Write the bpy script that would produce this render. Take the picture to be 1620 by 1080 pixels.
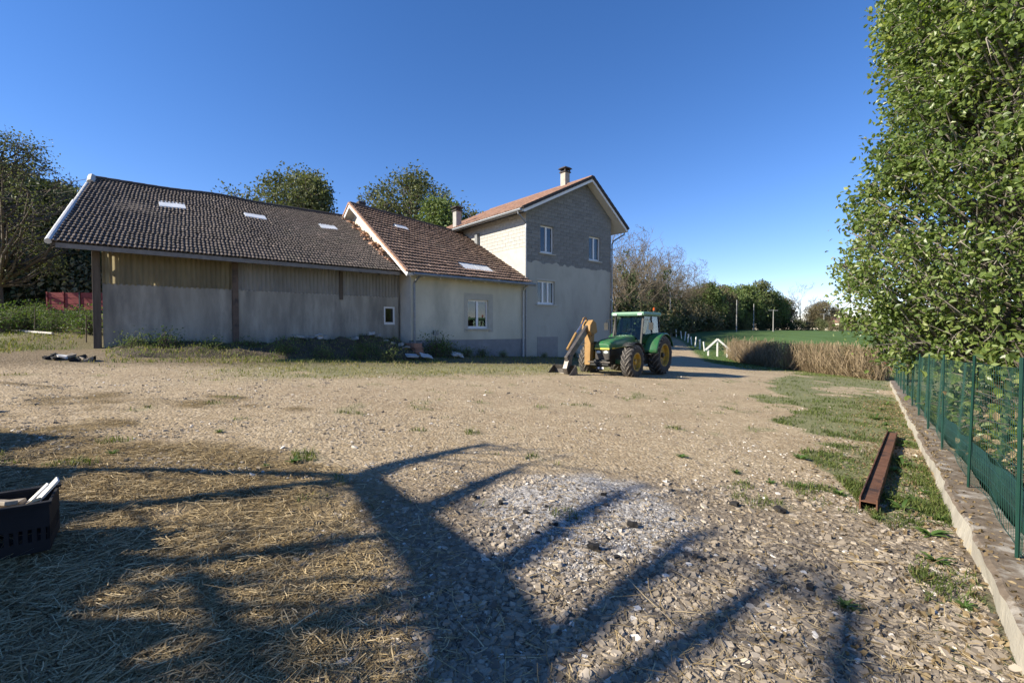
import bpy, bmesh, math, random
import numpy as np
from mathutils import Vector, Matrix

# ---------------------------------------------------------------- camera, sky, sun, exposure
scene = bpy.context.scene
for o in list(bpy.data.objects):
    bpy.data.objects.remove(o)
COL = scene.collection
cam_d = bpy.data.cameras.new('camera')
cam_d.sensor_width = 36.0
cam_d.lens = 740.0 / 1620.0 * 36.0
cam_d.clip_start = 0.05
cam_d.clip_end = 3000
cam = bpy.data.objects.new('camera', cam_d)
COL.objects.link(cam)
cam.location = (0, 0, 1.6)
cam.rotation_euler = (math.radians(90) - math.atan(18 / 740.0), 0, 0)
scene.camera = cam

SUN_EL = math.radians(31.0)
SUN_B = 0.3
_h = math.hypot(1.0, SUN_B)
TO_SUN = Vector((-math.cos(SUN_EL) / _h, -SUN_B * math.cos(SUN_EL) / _h, math.sin(SUN_EL)))
world = bpy.data.worlds.new('World')
scene.world = world
world.use_nodes = True
wn = world.node_tree.nodes
wl = world.node_tree.links
wn.clear()
sky = wn.new('ShaderNodeTexSky')
sky.sky_type = 'NISHITA'
sky.sun_disc = False
sky.sun_elevation = SUN_EL
sky.sun_rotation = math.atan2(TO_SUN.x, TO_SUN.y)
sky.altitude = 300
sky.air_density = 0.9
sky.dust_density = 0.0
sky.ozone_density = 3.0
hs = wn.new('ShaderNodeHueSaturation')
hs.inputs['Saturation'].default_value = 1.23
hs.inputs['Value'].default_value = 1.0
bg = wn.new('ShaderNodeBackground')
bg.inputs['Strength'].default_value = 0.094
wo = wn.new('ShaderNodeOutputWorld')
wl.new(sky.outputs[0], hs.inputs['Color'])
tn_ = wn.new('ShaderNodeMix'); tn_.data_type = 'RGBA'; tn_.blend_type = 'MULTIPLY'
tn_.inputs['Factor'].default_value = 1.0
tn_.inputs['B'].default_value = (1.08, 0.93, 1.06, 1)
wl.new(hs.outputs[0], tn_.inputs['A'])
wl.new(tn_.outputs['Result'], bg.inputs['Color'])
wl.new(bg.outputs[0], wo.inputs['Surface'])

sun_d = bpy.data.lights.new('sun', 'SUN')
sun_d.energy = 5.0
sun_d.angle = math.radians(0.53)
sun_d.color = (1.0, 0.91, 0.76)
sun = bpy.data.objects.new('sun', sun_d)
COL.objects.link(sun)
sun.rotation_euler = TO_SUN.to_track_quat('Z', 'Y').to_euler()
sun.location = (-30, 0, 30)
scene.view_settings.view_transform = 'Standard'
scene.view_settings.look = 'None'
scene.view_settings.exposure = 1.02
scene.view_settings.gamma = 1.0
scene.view_settings.use_curve_mapping = False

# ---------------------------------------------------------------- helpers
rng = np.random.default_rng(11)
random.seed(5)
PI = math.pi


def tag(o, label=None, cat=None, group=None, kind=None):
    if label: o['label'] = label
    if cat: o['category'] = cat
    if group: o['group'] = group
    if kind: o['kind'] = kind
    return o


def empty(name, loc=(0, 0, 0), rz=0.0):
    o = bpy.data.objects.new(name, None)
    COL.objects.link(o)
    o.location = loc
    o.rotation_euler = (0, 0, rz)
    o.empty_display_size = 0.3
    return o


def link(name, me, parent=None, loc=None, rot=None):
    o = bpy.data.objects.new(name, me)
    COL.objects.link(o)
    if parent is not None: o.parent = parent
    if loc is not None: o.location = loc
    if rot is not None: o.rotation_euler = rot
    return o


def copy_tree(o, parent=None):
    c = o.copy()
    COL.objects.link(c)
    if parent is not None: c.parent = parent
    for ch in list(o.children):
        copy_tree(ch, c)
    return c


def qmesh(name, V, Q, mat, tint=None, smooth=False, attrs=None):
    V = np.asarray(V, dtype=np.float32)
    Q = np.asarray(Q, dtype=np.int32)
    me = bpy.data.meshes.new(name)
    me.vertices.add(len(V))
    me.vertices.foreach_set('co', V.ravel())
    me.loops.add(Q.size)
    me.loops.foreach_set('vertex_index', Q.ravel())
    me.polygons.add(len(Q))
    me.polygons.foreach_set('loop_start', np.arange(0, Q.size, Q.shape[1], dtype=np.int32))
    me.polygons.foreach_set('use_smooth', np.full(len(Q), smooth, dtype=bool))
    me.update(calc_edges=True)
    a = dict(attrs or {})
    if tint is not None: a['tint'] = tint
    for k, arr in a.items():
        at = me.attributes.new(k, 'FLOAT', 'POINT')
        at.data.foreach_set('value', np.asarray(arr, dtype=np.float32))
    if mat: me.materials.append(mat)
    return me


class MB:
    def __init__(self):
        self.v = []; self.f = []

    def add(self, vs, fs):
        b = len(self.v)
        self.v.extend([tuple(p) for p in vs])
        self.f.extend([tuple(i + b for i in f) for f in fs])
        return self

    def box(self, x0, x1, y0, y1, z0, z1, m=None):
        vs = [Vector((x, y, z)) for z in (z0, z1) for y in (y0, y1) for x in (x0, x1)]
        if m is not None: vs = [m @ p for p in vs]
        return self.add(vs, [(0, 2, 3, 1), (4, 5, 7, 6), (0, 1, 5, 4), (2, 6, 7, 3), (0, 4, 6, 2), (1, 3, 7, 5)])

    def beam(self, a, b, w, h, up=(0, 0, 1)):
        a = Vector(a); b = Vector(b)
        d = (b - a).normalized()
        s = d.cross(Vector(up))
        if s.length < 1e-4: s = d.cross(Vector((1, 0, 0)))
        s.normalize(); n = s.cross(d)
        vs = []
        for p in (a, b):
            for i, j in ((-1, -1), (1, -1), (1, 1), (-1, 1)):
                vs.append(p + s * (i * w / 2) + n * (j * h / 2))
        return self.add(vs, [(3, 2, 1, 0), (4, 5, 6, 7), (0, 1, 5, 4), (1, 2, 6, 5), (2, 3, 7, 6), (3, 0, 4, 7)])

    def prism(self, pts, axis, a0, a1):
        """pts 2D polygon in the two remaining axes, extruded along axis from a0 to a1"""
        n = len(pts)
        def mk(p, a):
            q = list(p); q.insert(axis, a); return q
        vs = [mk(p, a0) for p in pts] + [mk(p, a1) for p in pts]
        fs = [tuple(range(n))[::-1], tuple(range(n, 2 * n))]
        for i in range(n):
            j = (i + 1) % n
            fs.append((i, j, n + j, n + i))
        return self.add(vs, fs)

    def tube(self, pts, rad, n=8, caps=True):
        pts = [Vector(p) for p in pts]
        if not hasattr(rad, '__len__'): rad = [rad] * len(pts)
        b = len(self.v)
        ref = None
        for i, p in enumerate(pts):
            d = (pts[min(i + 1, len(pts) - 1)] - pts[max(i - 1, 0)]).normalized()
            if ref is None:
                ref = Vector((0, 0, 1)) if abs(d.z) < 0.9 else Vector((1, 0, 0))
            s = d.cross(ref).normalized(); t = s.cross(d).normalized()
            ref = t
            for k in range(n):
                a = 2 * PI * k / n
                self.v.append(tuple(p + (s * math.cos(a) + t * math.sin(a)) * rad[i]))
        for i in range(len(pts) - 1):
            for k in range(n):
                k2 = (k + 1) % n
                self.f.append((b + i * n + k, b + i * n + k2, b + (i + 1) * n + k2, b + (i + 1) * n + k))
        if caps:
            self.f.append(tuple(b + k for k in range(n))[::-1])
            e = b + (len(pts) - 1) * n
            self.f.append(tuple(e + k for k in range(n)))
        return self

    def lathe(self, prof, axis='y', n=32, c=(0, 0, 0)):
        """prof list of (radius, along)"""
        b = len(self.v)
        for r, a in prof:
            for k in range(n):
                th = 2 * PI * k / n
                p = (r * math.cos(th), a, r * math.sin(th)) if axis == 'y' else (r * math.cos(th), r * math.sin(th), a)
                self.v.append((p[0] + c[0], p[1] + c[1], p[2] + c[2]))
        for i in range(len(prof) - 1):
            for k in range(n):
                k2 = (k + 1) % n
                self.f.append((b + i * n + k, b + (i + 1) * n + k, b + (i + 1) * n + k2, b + i * n + k2))
        return self

    def mesh(self, name, mat, smooth=False):
        me = bpy.data.meshes.new(name)
        me.from_pydata(self.v, [], self.f)
        me.update()
        bm = bmesh.new(); bm.from_mesh(me)
        bmesh.ops.recalc_face_normals(bm, faces=bm.faces)
        bm.to_mesh(me); bm.free()
        if smooth:
            me.polygons.foreach_set('use_smooth', np.ones(len(me.polygons), dtype=bool))
        if mat: me.materials.append(mat)
        return me

    def build(self, name, mat, parent=None, smooth=False, bevel=0.0, loc=None, rot=None):
        o = link(name, self.mesh(name, mat, smooth), parent, loc, rot)
        if bevel:
            m = o.modifiers.new('bevel', 'BEVEL')
            m.width = bevel; m.segments = 2; m.limit_method = 'ANGLE'; m.angle_limit = math.radians(35)
        return o


# value noise -----------------------------------------------------------
_P = np.random.default_rng(3).random((256, 256))


def vnoise(x, y):
    x = np.asarray(x, dtype=float); y = np.asarray(y, dtype=float)
    xi = np.floor(x).astype(int); yi = np.floor(y).astype(int)
    fx = x - xi; fy = y - yi
    fx = fx * fx * (3 - 2 * fx); fy = fy * fy * (3 - 2 * fy)
    a = _P[xi & 255, yi & 255]; b = _P[(xi + 1) & 255, yi & 255]
    c = _P[xi & 255, (yi + 1) & 255]; d = _P[(xi + 1) & 255, (yi + 1) & 255]
    return (a * (1 - fx) + b * fx) * (1 - fy) + (c * (1 - fx) + d * fx) * fy


def fbm(x, y, o=4):
    s = 0; a = 0.5; t = 0
    for i in range(o):
        s = s + a * vnoise(x * 2 ** i + 17 * i, y * 2 ** i + 31 * i); t += a; a *= 0.5
    return s / t


def sm(a, b, x):
    t = np.clip((np.asarray(x, dtype=float) - a) / (b - a), 0, 1)
    return t * t * (3 - 2 * t)


# building frame
C0 = np.array([0.76, 25.5])
UU = np.array([0.769, 0.639]); UU /= np.linalg.norm(UU)
VV = np.array([-UU[1], UU[0]])
BANG = math.atan2(UU[1], UU[0])


def loc_st(x, y):
    return (x - C0[0]) * UU[0] + (y - C0[1]) * UU[1], (x - C0[0]) * VV[0] + (y - C0[1]) * VV[1]


def st_xy(s, t):
    return C0[0] + s * UU[0] + t * VV[0], C0[1] + s * UU[1] + t * VV[1]


# low wall frame on the right
W0 = np.array([2.76, 2.53]); WD = np.array([0.613, 0.79]); WN = np.array([0.79, -0.613])


def loc_w(x, y):
    return (x - W0[0]) * WD[0] + (y - W0[1]) * WD[1], (x - W0[0]) * WN[0] + (y - W0[1]) * WN[1]


def gbase(x, y):
    x = np.asarray(x, dtype=float); y = np.asarray(y, dtype=float)
    z = -0.06 * np.clip(x, -18, 23)
    s, t = loc_st(x, y)
    z = z + 0.2 * sm(-4, -0.3, t) * sm(-26, -17, s) * (1 - sm(6, 13, s))
    # country beyond the yard
    far = np.interp(y, [0, 40, 55, 65, 100, 160, 300, 600], [0, 0, 1.0, 2.0, 3.15, 3.7, 4.2, 6.0])
    far = far - 0.012 * np.clip(x - 35, 0, 200) * sm(45, 90, y)
    # wooded slope on the left
    lf = np.clip(y - 14.5, 0, 300) * 0.085 * (1 - sm(-16, -9, x + 0.0 * y - np.clip(y - 20, 0, 50) * 0.35))
    hill = 17 * sm(45, 110, np.hypot(x * 0.9, y)) * (1 - sm(-0.75, -0.42, x / np.maximum(np.abs(y), 5)))
    z = z + far * sm(-6, 8, x - 0.1 * y) + lf + np.where(y > 10, hill, 0) 
    # ground falls away behind the fence
    a, e = loc_w(x, y)
    z = z - 0.75 * sm(0.42, 1.8, e) * (1 - sm(24, 30, a))
    return z


def gz(x, y):
    x = np.asarray(x, dtype=float); y = np.asarray(y, dtype=float)
    near = 1 - sm(14, 30, y)
    z = gbase(x, y)
    z = z + near * (0.05 * (fbm(x * 0.5, y * 0.5, 3) - 0.5) + 0.022 * (fbm(x * 3, y * 3, 3) - 0.5))
    z = z + 0.05 * np.exp(-(((x - 0.65) / 0.95) ** 2 + ((y - 4.1) / 0.8) ** 2))
    return z


def gzf(x, y):
    return float(gz(np.array([x]), np.array([y]))[0])


def hedge_line(y):
    return np.interp(y, [26, 43, 60], [20.9, 19.9, 22.5])


def road_x(y):
    return np.interp(y, [20, 26, 32, 45, 58, 75, 110], [7.0, 9.5, 12.0, 15.6, 19.3, 22.0, 24.0])


def grass_mask(x, y):
    x = np.asarray(x, dtype=float); y = np.asarray(y, dtype=float)
    n = fbm(x * 0.8 + 5, y * 0.8 + 9, 4)
    a, e = loc_w(x, y)
    s, t = loc_st(x, y)
    # verge along the low wall
    wdt = np.interp(a, [0, 2.5, 6, 12, 20, 30], [0.35, 0.8, 2.2, 3.9, 5.0, 4.5])
    m = sm(0.5, 0.6, n - 0.02 + 0.14 * (1 - sm(0.55, 1.05, -e / wdt)) + 0.1 * sm(6, 14, a) - 0.55 * sm(0.8, 1.15, -e / wdt)) * (e < 0.0) * (a > -1)
    # band in front of the buildings
    band = sm(-7.2, -5.2, t + 1.5 * (fbm(x * 0.5, y * 0.5, 2) - 0.5)) * sm(-16.5, -12, s) * (1 - sm(2.5, 5.5, s))
    m = np.maximum(m, band * sm(0.3, 0.44, n + 0.25 * sm(-6, -4.0, t)))
    # left corner of the yard
    lc = sm(0.0, 1.5, -x - 13.2 + 0.0) * sm(11.5, 14, y + 1.5 * n)
    m = np.maximum(m, lc * sm(0.35, 0.5, n))
    m = np.maximum(m, sm(0.1, 1.0, t) * (s < -17.2))
    # beyond the yard
    offroad = sm(1.7, 2.6, np.abs(x - road_x(y)) + 0.8 * (n - 0.5))
    far = sm(27, 33, y + 3 * (n - 0.5)) * offroad * (x > 2) * sm(0.0, 1.0, (x - road_x(y)) - 3.0 + sm(30, 44, y) * 4.5)
    m = np.maximum(m, far * (y > 25))
    m = np.maximum(m, sm(1.7, 2.6, np.abs(x - road_x(y))) * sm(42, 46, y))
    m = np.maximum(m, (e > 0.45) * 0.9)
    m = np.maximum(m, (x - hedge_line(y) > 0.0) * (y > 24) * 1.0)
    # odd tufts in the yard
    m = np.maximum(m, 0.5 * sm(0.7, 0.78, fbm(x * 1.7 + 40, y * 1.7, 3)) * (t < -1) * (e < 0) * sm(3.5, 5, y))
    return np.clip(m, 0, 1)


def straw_mask(x, y):
    n = fbm(x * 1.1 + 70, y * 1.1 + 3, 3)
    return sm(0.35, 0.62, n + 0.5 * (1 - sm(-3.3, 0.4, x + 0.35 * (y - 2.5))) * 1.0 - 0.55 * sm(4.3, 6.2, y) - 0.05) * (1 - sm(-1.5, 0.0, x + 0.35 * (y - 2.2) + 0.5 * (n - .5)))


def ash_mask(x, y):
    r = np.sqrt(((x - 0.62 - 0.15 * (y - 4)) / 1.0) ** 2 + ((y - 4.15) / 1.15) ** 2)
    return 1 - sm(0.55, 1.15, r + 0.9 * (fbm(x * 2.2, y * 2.2, 4) - 0.5))


# ---------------------------------------------------------------- materials
MATS = {}


def nodes(name):
    m = bpy.data.materials.new(name)
    m.use_nodes = True
    nt = m.node_tree
    b = nt.nodes['Principled BSDF']
    return m, nt, b


def N(nt, t, **kw):
    n = nt.nodes.new(t)
    for k, v in kw.items():
        if k.startswith('i_'):
            n.inputs[k[2:].replace('_', ' ')].default_value = v
        else:
            setattr(n, k, v)
    return n


def rgba(c):
    return (c[0], c[1], c[2], 1.0)


def ramp(nt, fac, stops):
    r = nt.nodes.new('ShaderNodeValToRGB')
    el = r.color_ramp.elements
    while len(el) < len(stops): el.new(0.5)
    for e, (p, c) in zip(el, stops):
        e.position = p; e.color = rgba(c) if hasattr(c, '__len__') else (c, c, c, 1)
    nt.links.new(fac, r.inputs[0])
    return r.outputs[0]


def mixc(nt, fac, a, b, mode='MIX'):
    m = nt.nodes.new('ShaderNodeMix')
    m.data_type = 'RGBA'; m.blend_type = mode; m.clamp_factor = True
    for s, v in ((m.inputs['Factor'], fac), (m.inputs['A'], a), (m.inputs['B'], b)):
        if hasattr(v, 'node'): nt.links.new(v, s)
        elif isinstance(v, (int, float)): s.default_value = v
        else: s.default_value = rgba(v)
    return m.outputs['Result']


def math_n(nt, op, a, b=0.0):
    m = nt.nodes.new('ShaderNodeMath'); m.operation = op; m.use_clamp = False
    for s, v in ((m.inputs[0], a), (m.inputs[1], b)):
        if hasattr(v, 'node'): nt.links.new(v, s)
        else: s.default_value = v
    return m.outputs[0]


def noise(nt, vec, scale, detail=6, rough=0.6, dist=0.0):
    n = nt.nodes.new('ShaderNodeTexNoise')
    n.inputs['Scale'].default_value = scale
    n.inputs['Detail'].default_value = detail
    n.inputs['Roughness'].default_value = rough
    n.inputs['Distortion'].default_value = dist
    if vec is not None: nt.links.new(vec, n.inputs['Vector'])
    return n.outputs['Fac']


def objco(nt, sc=(1, 1, 1)):
    t = nt.nodes.new('ShaderNodeTexCoord')
    mp = nt.nodes.new('ShaderNodeMapping')
    mp.inputs['Scale'].default_value = sc
    nt.links.new(t.outputs['Object'], mp.inputs['Vector'])
    return mp.outputs[0]


def attr(nt, name):
    a = nt.nodes.new('ShaderNodeAttribute')
    a.attribute_name = name
    return a.outputs['Fac']


def bump(nt, b, h, strength=0.4, dist=0.02):
    bp = nt.nodes.new('ShaderNodeBump')
    bp.inputs['Strength'].default_value = strength
    bp.inputs['Distance'].default_value = dist
    nt.links.new(h, bp.inputs['Height'])
    nt.links.new(bp.outputs[0], b.inputs['Normal'])


def mat(name, c1, c2=None, scale=4.0, rough=0.8, metallic=0.0, bmp=0.0, bscale=40, bdist=0.01, c3=None, s3=0.7,
        t3=(0.52, 0.62), sc=(1, 1, 1), rnd=0.0, spec=0.4, coat=0.0):
    if name in MATS: return MATS[name]
    m, nt, b = nodes(name)
    vec = objco(nt, sc)
    col = None
    if c2 is not None:
        col = ramp(nt, noise(nt, vec, scale), [(0.32, c1), (0.7, c2)])
    if c3 is not None:
        f = ramp(nt, noise(nt, vec, s3, 8, 0.65), [(t3[0], 0.0), (t3[1], 1.0)])
        col = mixc(nt, f, col if col is not None else c1, c3)
    if rnd:
        oi = nt.nodes.new('ShaderNodeObjectInfo')
        k = ramp(nt, oi.outputs['Random'], [(0, 1 - rnd), (1, 1 + rnd)])
        col = mixc(nt, 1.0, col if col is not None else c1, k, 'MULTIPLY')
    if col is not None: nt.links.new(col, b.inputs['Base Color'])
    else: b.inputs['Base Color'].default_value = rgba(c1)
    b.inputs['Roughness'].default_value = rough
    b.inputs['Metallic'].default_value = metallic
    b.inputs['Specular IOR Level'].default_value = spec
    b.inputs['Coat Weight'].default_value = coat
    if bmp:
        bump(nt, b, noise(nt, vec, bscale, 5), bmp, bdist)
    MATS[name] = m
    return m


def tint_mat(name, stops, rough=0.7, transl=0.0, tcol=None, rnd=0.15, spec=0.3, sheen=0):
    """colour picked per piece from the tint attribute"""
    m, nt, b = nodes(name)
    col = ramp(nt, attr(nt, 'tint'), stops)
    if rnd:
        oi = nt.nodes.new('ShaderNodeObjectInfo')
        k = ramp(nt, oi.outputs['Random'], [(0, 1 - rnd), (1, 1 + rnd)])
        col = mixc(nt, 1.0, col, k, 'MULTIPLY')
    nt.links.new(col, b.inputs['Base Color'])
    b.inputs['Roughness'].default_value = rough
    b.inputs['Specular IOR Level'].default_value = spec
    if transl:
        tr = nt.nodes.new('ShaderNodeBsdfTranslucent')
        nt.links.new(mixc(nt, 1.0, col, tcol or (1.3, 1.35, 0.6), 'MULTIPLY'), tr.inputs['Color'])
        ms = nt.nodes.new('ShaderNodeMixShader')
        ms.inputs[0].default_value = transl
        nt.links.new(b.outputs[0], ms.inputs[1]); nt.links.new(tr.outputs[0], ms.inputs[2])
        nt.links.new(ms.outputs[0], nt.nodes['Material Output'].inputs['Surface'])
    MATS[name] = m
    return m


def ground_material():
    m, nt, b = nodes('yard ground')
    vec = objco(nt)
    n1 = noise(nt, vec, 0.5, 8, 0.65)
    n2 = noise(nt, vec, 9.0, 8, 0.7)
    n3 = noise(nt, vec, 60.0, 4, 0.7)
    dirt = ramp(nt, n1, [(0.3, (0.33, 0.24, 0.135)), (0.5, (0.48, 0.37, 0.225)), (0.72, (0.62, 0.5, 0.32))])
    dirt = mixc(nt, ramp(nt, n2, [(0.35, 0.75), (0.6, 0.0)]), dirt, (0.2, 0.148, 0.09))
    dirt = mixc(nt, ramp(nt, n3, [(0.3, 0.55), (0.55, 0.0)]), dirt, (0.16, 0.12, 0.078))
    vor = nt.nodes.new('ShaderNodeTexVoronoi'); vor.inputs['Scale'].default_value = 26
    nt.links.new(vec, vor.inputs['Vector'])
    peb = ramp(nt, vor.outputs['Color'], [(0.2, (0.25, 0.19, 0.12)), (0.6, (0.46, 0.37, 0.25)), (0.9, (0.62, 0.53, 0.4))])
    dirt = mixc(nt, ramp(nt, n2, [(0.4, 0.15), (0.62, 0.7)]), dirt, peb)
    dark = mixc(nt, attr(nt, 'grav'), dirt, mixc(nt, n3, (0.1, 0.082, 0.066), (0.2, 0.165, 0.13)))
    straw = mixc(nt, n3, (0.09, 0.066, 0.034), (0.28, 0.205, 0.1))
    c = mixc(nt, attr(nt, 'straw'), dark, straw)
    ash = ramp(nt, noise(nt, vec, 14, 8, 0.75), [(0.34, (0.08, 0.072, 0.065)), (0.48, (0.3, 0.28, 0.255)), (0.62, (0.58, 0.555, 0.52))])
    c = mixc(nt, attr(nt, 'ash'), c, ash)
    fieldn = noise(nt, objco(nt, (1, 0.35, 1)), 0.25, 6, 0.6)
    gr = mixc(nt, n2, (0.045, 0.085, 0.022), (0.095, 0.155, 0.042))
    gr = mixc(nt, ramp(nt, fieldn, [(0.4, 0.0), (0.65, 0.6)]), gr, (0.1, 0.165, 0.055))
    c = mixc(nt, attr(nt, 'grass'), c, gr)
    c = mixc(nt, attr(nt, 'soil'), c, mixc(nt, n2, (0.06, 0.045, 0.028), (0.14, 0.105, 0.06)))
    nt.links.new(c, b.inputs['Base Color'])
    b.inputs['Roughness'].default_value = 0.95
    b.inputs['Specular IOR Level'].default_value = 0.15
    hh = math_n(nt, 'ADD', math_n(nt, 'MULTIPLY', n2, 1.0), math_n(nt, 'MULTIPLY', n3, 0.5))
    hh = math_n(nt, 'ADD', hh, math_n(nt, 'MULTIPLY', vor.outputs['Distance'], -0.6))
    bump(nt, b, hh, 0.9, 0.03)
    return m


GLASS = None


def glass_mat(name, tintc, rough=0.03, gl=0.16, through=0.9):
    m, nt, b = nodes(name)
    tr = nt.nodes.new('ShaderNodeBsdfTransparent'); tr.inputs[0].default_value = rgba(tintc)
    g = nt.nodes.new('ShaderNodeBsdfGlossy'); g.inputs['Roughness'].default_value = rough
    g.inputs['Color'].default_value = (1, 1, 1, 1)
    fr = nt.nodes.new('ShaderNodeFresnel'); fr.inputs['IOR'].default_value = 1.5
    ms = nt.nodes.new('ShaderNodeMixShader')
    nt.links.new(math_n(nt, 'ADD', fr.outputs[0], gl), ms.inputs[0])
    nt.links.new(tr.outputs[0], ms.inputs[1]); nt.links.new(g.outputs[0], ms.inputs[2])
    nt.links.new(ms.outputs[0], nt.nodes['Material Output'].inputs['Surface'])
    MATS[name] = m
    return m


M_ground = ground_material()
M_concrete = mat('old concrete', (0.25, 0.23, 0.19), (0.42, 0.39, 0.325), 1.6, 0.92, bmp=0.35, bscale=25, c3=(0.17, 0.16, 0.14), s3=1.1, t3=(0.46, 0.7), sc=(1.4, 1.4, 0.3))
M_render = mat('cream render', (0.46, 0.435, 0.34), (0.58, 0.55, 0.44), 1.2, 0.9, bmp=0.25, bscale=120, bdist=0.004, c3=(0.33, 0.32, 0.265), s3=0.5, t3=(0.53, 0.75), sc=(1, 1, 0.45))
M_plinth = mat('grey plinth', (0.2, 0.205, 0.21), (0.27, 0.275, 0.28), 2, 0.9, bmp=0.3, bscale=60)
M_housewall = mat('grey render', (0.34, 0.33, 0.28), (0.48, 0.465, 0.4), 0.9, 0.9, bmp=0.25, bscale=90, bdist=0.005, c3=(0.25, 0.245, 0.215), s3=0.45, t3=(0.48, 0.7), sc=(1, 1, 0.5))
M_mortar = mat('mortar', (0.27, 0.265, 0.245), (0.33, 0.32, 0.29), 3, 0.95, bmp=0.3)
M_block = mat('concrete block', (0.165, 0.168, 0.162), (0.24, 0.242, 0.23), 6, 0.95, bmp=0.5, bscale=90, bdist=0.006, rnd=0.1)
M_sideblock = mat('side block', (0.36, 0.352, 0.325), (0.46, 0.45, 0.415), 5, 0.95, bmp=0.5, bscale=90, bdist=0.006)
M_siderender = mat('side render', (0.46, 0.42, 0.345), (0.55, 0.51, 0.425), 2, 0.9, bmp=0.3, bscale=60)
M_gutter = mat('zinc gutter', (0.2, 0.21, 0.215), (0.29, 0.3, 0.305), 8, 0.5, 0.6)
M_white = mat('white frame', (0.74, 0.74, 0.73), rough=0.4)
M_soffit = mat('pale soffit boards', (0.55, 0.53, 0.48), (0.63, 0.61, 0.56), 5, 0.7)
M_sill = mat('stone sill', (0.4, 0.38, 0.33), (0.48, 0.46, 0.4), 6, 0.9)
M_wood_dark = mat('weathered dark timber', (0.07, 0.055, 0.042), (0.13, 0.105, 0.08), 3, 0.9, bmp=0.4, bscale=30, sc=(3, 3, 0.3))
M_steel = mat('rusty steel post', (0.1, 0.075, 0.06), (0.17, 0.12, 0.09), 5, 0.8, 0.2, c3=(0.06, 0.05, 0.045), s3=2)
M_flash = mat('galvanised flashing', (0.42, 0.43, 0.43), (0.6, 0.61, 0.61), 4, 0.55, 0.2)
M_dark = mat('dark void', (0.02, 0.02, 0.02), rough=0.9)
M_curtain = mat('grey curtain', (0.3, 0.3, 0.31), (0.42, 0.42, 0.42), 9, 0.9, sc=(8, 8, 0.5))
M_pane = glass_mat('window glass', (0.4, 0.43, 0.43), gl=0.03)
M_tractglass = glass_mat('cab glass', (0.78, 0.86, 0.83), gl=-0.025)
M_rust = mat('rust', (0.11, 0.05, 0.028), (0.2, 0.1, 0.06), 7, 0.8, 0.3, bmp=0.4, bscale=60, c3=(0.06, 0.035, 0.028), s3=3)
M_skylight = mat('skylight sheet', (0.62, 0.64, 0.64), (0.75, 0.76, 0.75), 3, 0.35)
M_mossconc = mat('mossy concrete', (0.1, 0.075, 0.05), (0.21, 0.165, 0.12), 9, 0.95, bmp=0.6, bscale=40, bdist=0.012, c3=(0.36, 0.33, 0.28), s3=5, t3=(0.52, 0.66))
M_wallside = mat('pale wall side', (0.34, 0.31, 0.25), (0.44, 0.41, 0.33), 4, 0.95, bmp=0.6, bscale=30, bdist=0.012, c3=(0.5, 0.38, 0.15), s3=0.9, t3=(0.6, 0.68))
M_green_steel = mat('green coated steel', (0.009, 0.042, 0.03), (0.015, 0.06, 0.045), 6, 0.45)
M_green_strip = mat('dark green strip', (0.006, 0.03, 0.024), (0.012, 0.045, 0.036), 6, 0.6)
M_bark = mat('bark', (0.075, 0.06, 0.046), (0.15, 0.125, 0.1), 5, 0.95, bmp=0.6, bscale=20, bdist=0.03, sc=(2, 2, 0.4))
M_bark_pale = mat('pale bark', (0.16, 0.14, 0.115), (0.28, 0.25, 0.21), 5, 0.95, bmp=0.5, bscale=20, bdist=0.03, sc=(2, 2, 0.4))
M_bark_grey = mat('grey bark', (0.1, 0.08, 0.055), (0.19, 0.155, 0.11), 5, 0.95, sc=(2, 2, 0.5))


def tile_material(name, stops, moss=(0.05, 0.05, 0.035), mf=(0.55, 0.75)):
    m, nt, b = nodes(name)
    c = ramp(nt, attr(nt, 'tint'), stops)
    vec = objco(nt)
    c = mixc(nt, ramp(nt, noise(nt, vec, 0.6, 6, 0.7), [(mf[0], 0.0), (mf[1], 0.7)]), c, moss)
    c = mixc(nt, ramp(nt, noise(nt, vec, 18, 4, 0.7), [(0.4, 0.0), (0.7, 0.45)]), c, (0.2, 0.17, 0.14))
    nt.links.new(c, b.inputs['Base Color'])
    b.inputs['Roughness'].default_value = 0.85
    b.inputs['Specular IOR Level'].default_value = 0.3
    bump(nt, b, noise(nt, vec, 45, 4), 0.3, 0.01)
    return m


M_tile_barn = tile_material('old brown tile', [(0, (0.04, 0.033, 0.03)), (0.5, (0.072, 0.058, 0.051)), (0.85, (0.105, 0.083, 0.072)), (1, (0.19, 0.15, 0.125))])
M_tile_annex = tile_material('brown tile', [(0, (0.1, 0.065, 0.05)), (0.5, (0.165, 0.105, 0.08)), (0.85, (0.23, 0.15, 0.112)), (1, (0.33, 0.23, 0.17))], (0.075, 0.06, 0.045))
M_tile_house = tile_material('orange tile', [(0, (0.21, 0.115, 0.08)), (0.5, (0.31, 0.175, 0.12)), (1, (0.4, 0.245, 0.17))], (0.17, 0.1, 0.075))
M_tile_edge = mat('verge tile', (0.33, 0.19, 0.12), (0.45, 0.27, 0.18), 6, 0.85)
M_tile_edge_dark = mat('dark verge tile', (0.035, 0.03, 0.028), (0.06, 0.05, 0.045), 6, 0.8)


# ================================================================= ground
def axis_coords(segs):
    out = [segs[0][0]]
    for a, b, st0, st1 in segs:
        x = a; n = 0
        L = b - a
        k = max(2, int(round(L / ((st0 + st1) / 2))))
        w = np.linspace(st0, st1, k); w = w / w.sum() * L
        out.extend((a + np.cumsum(w)).tolist())
    return np.array(out)


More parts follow.
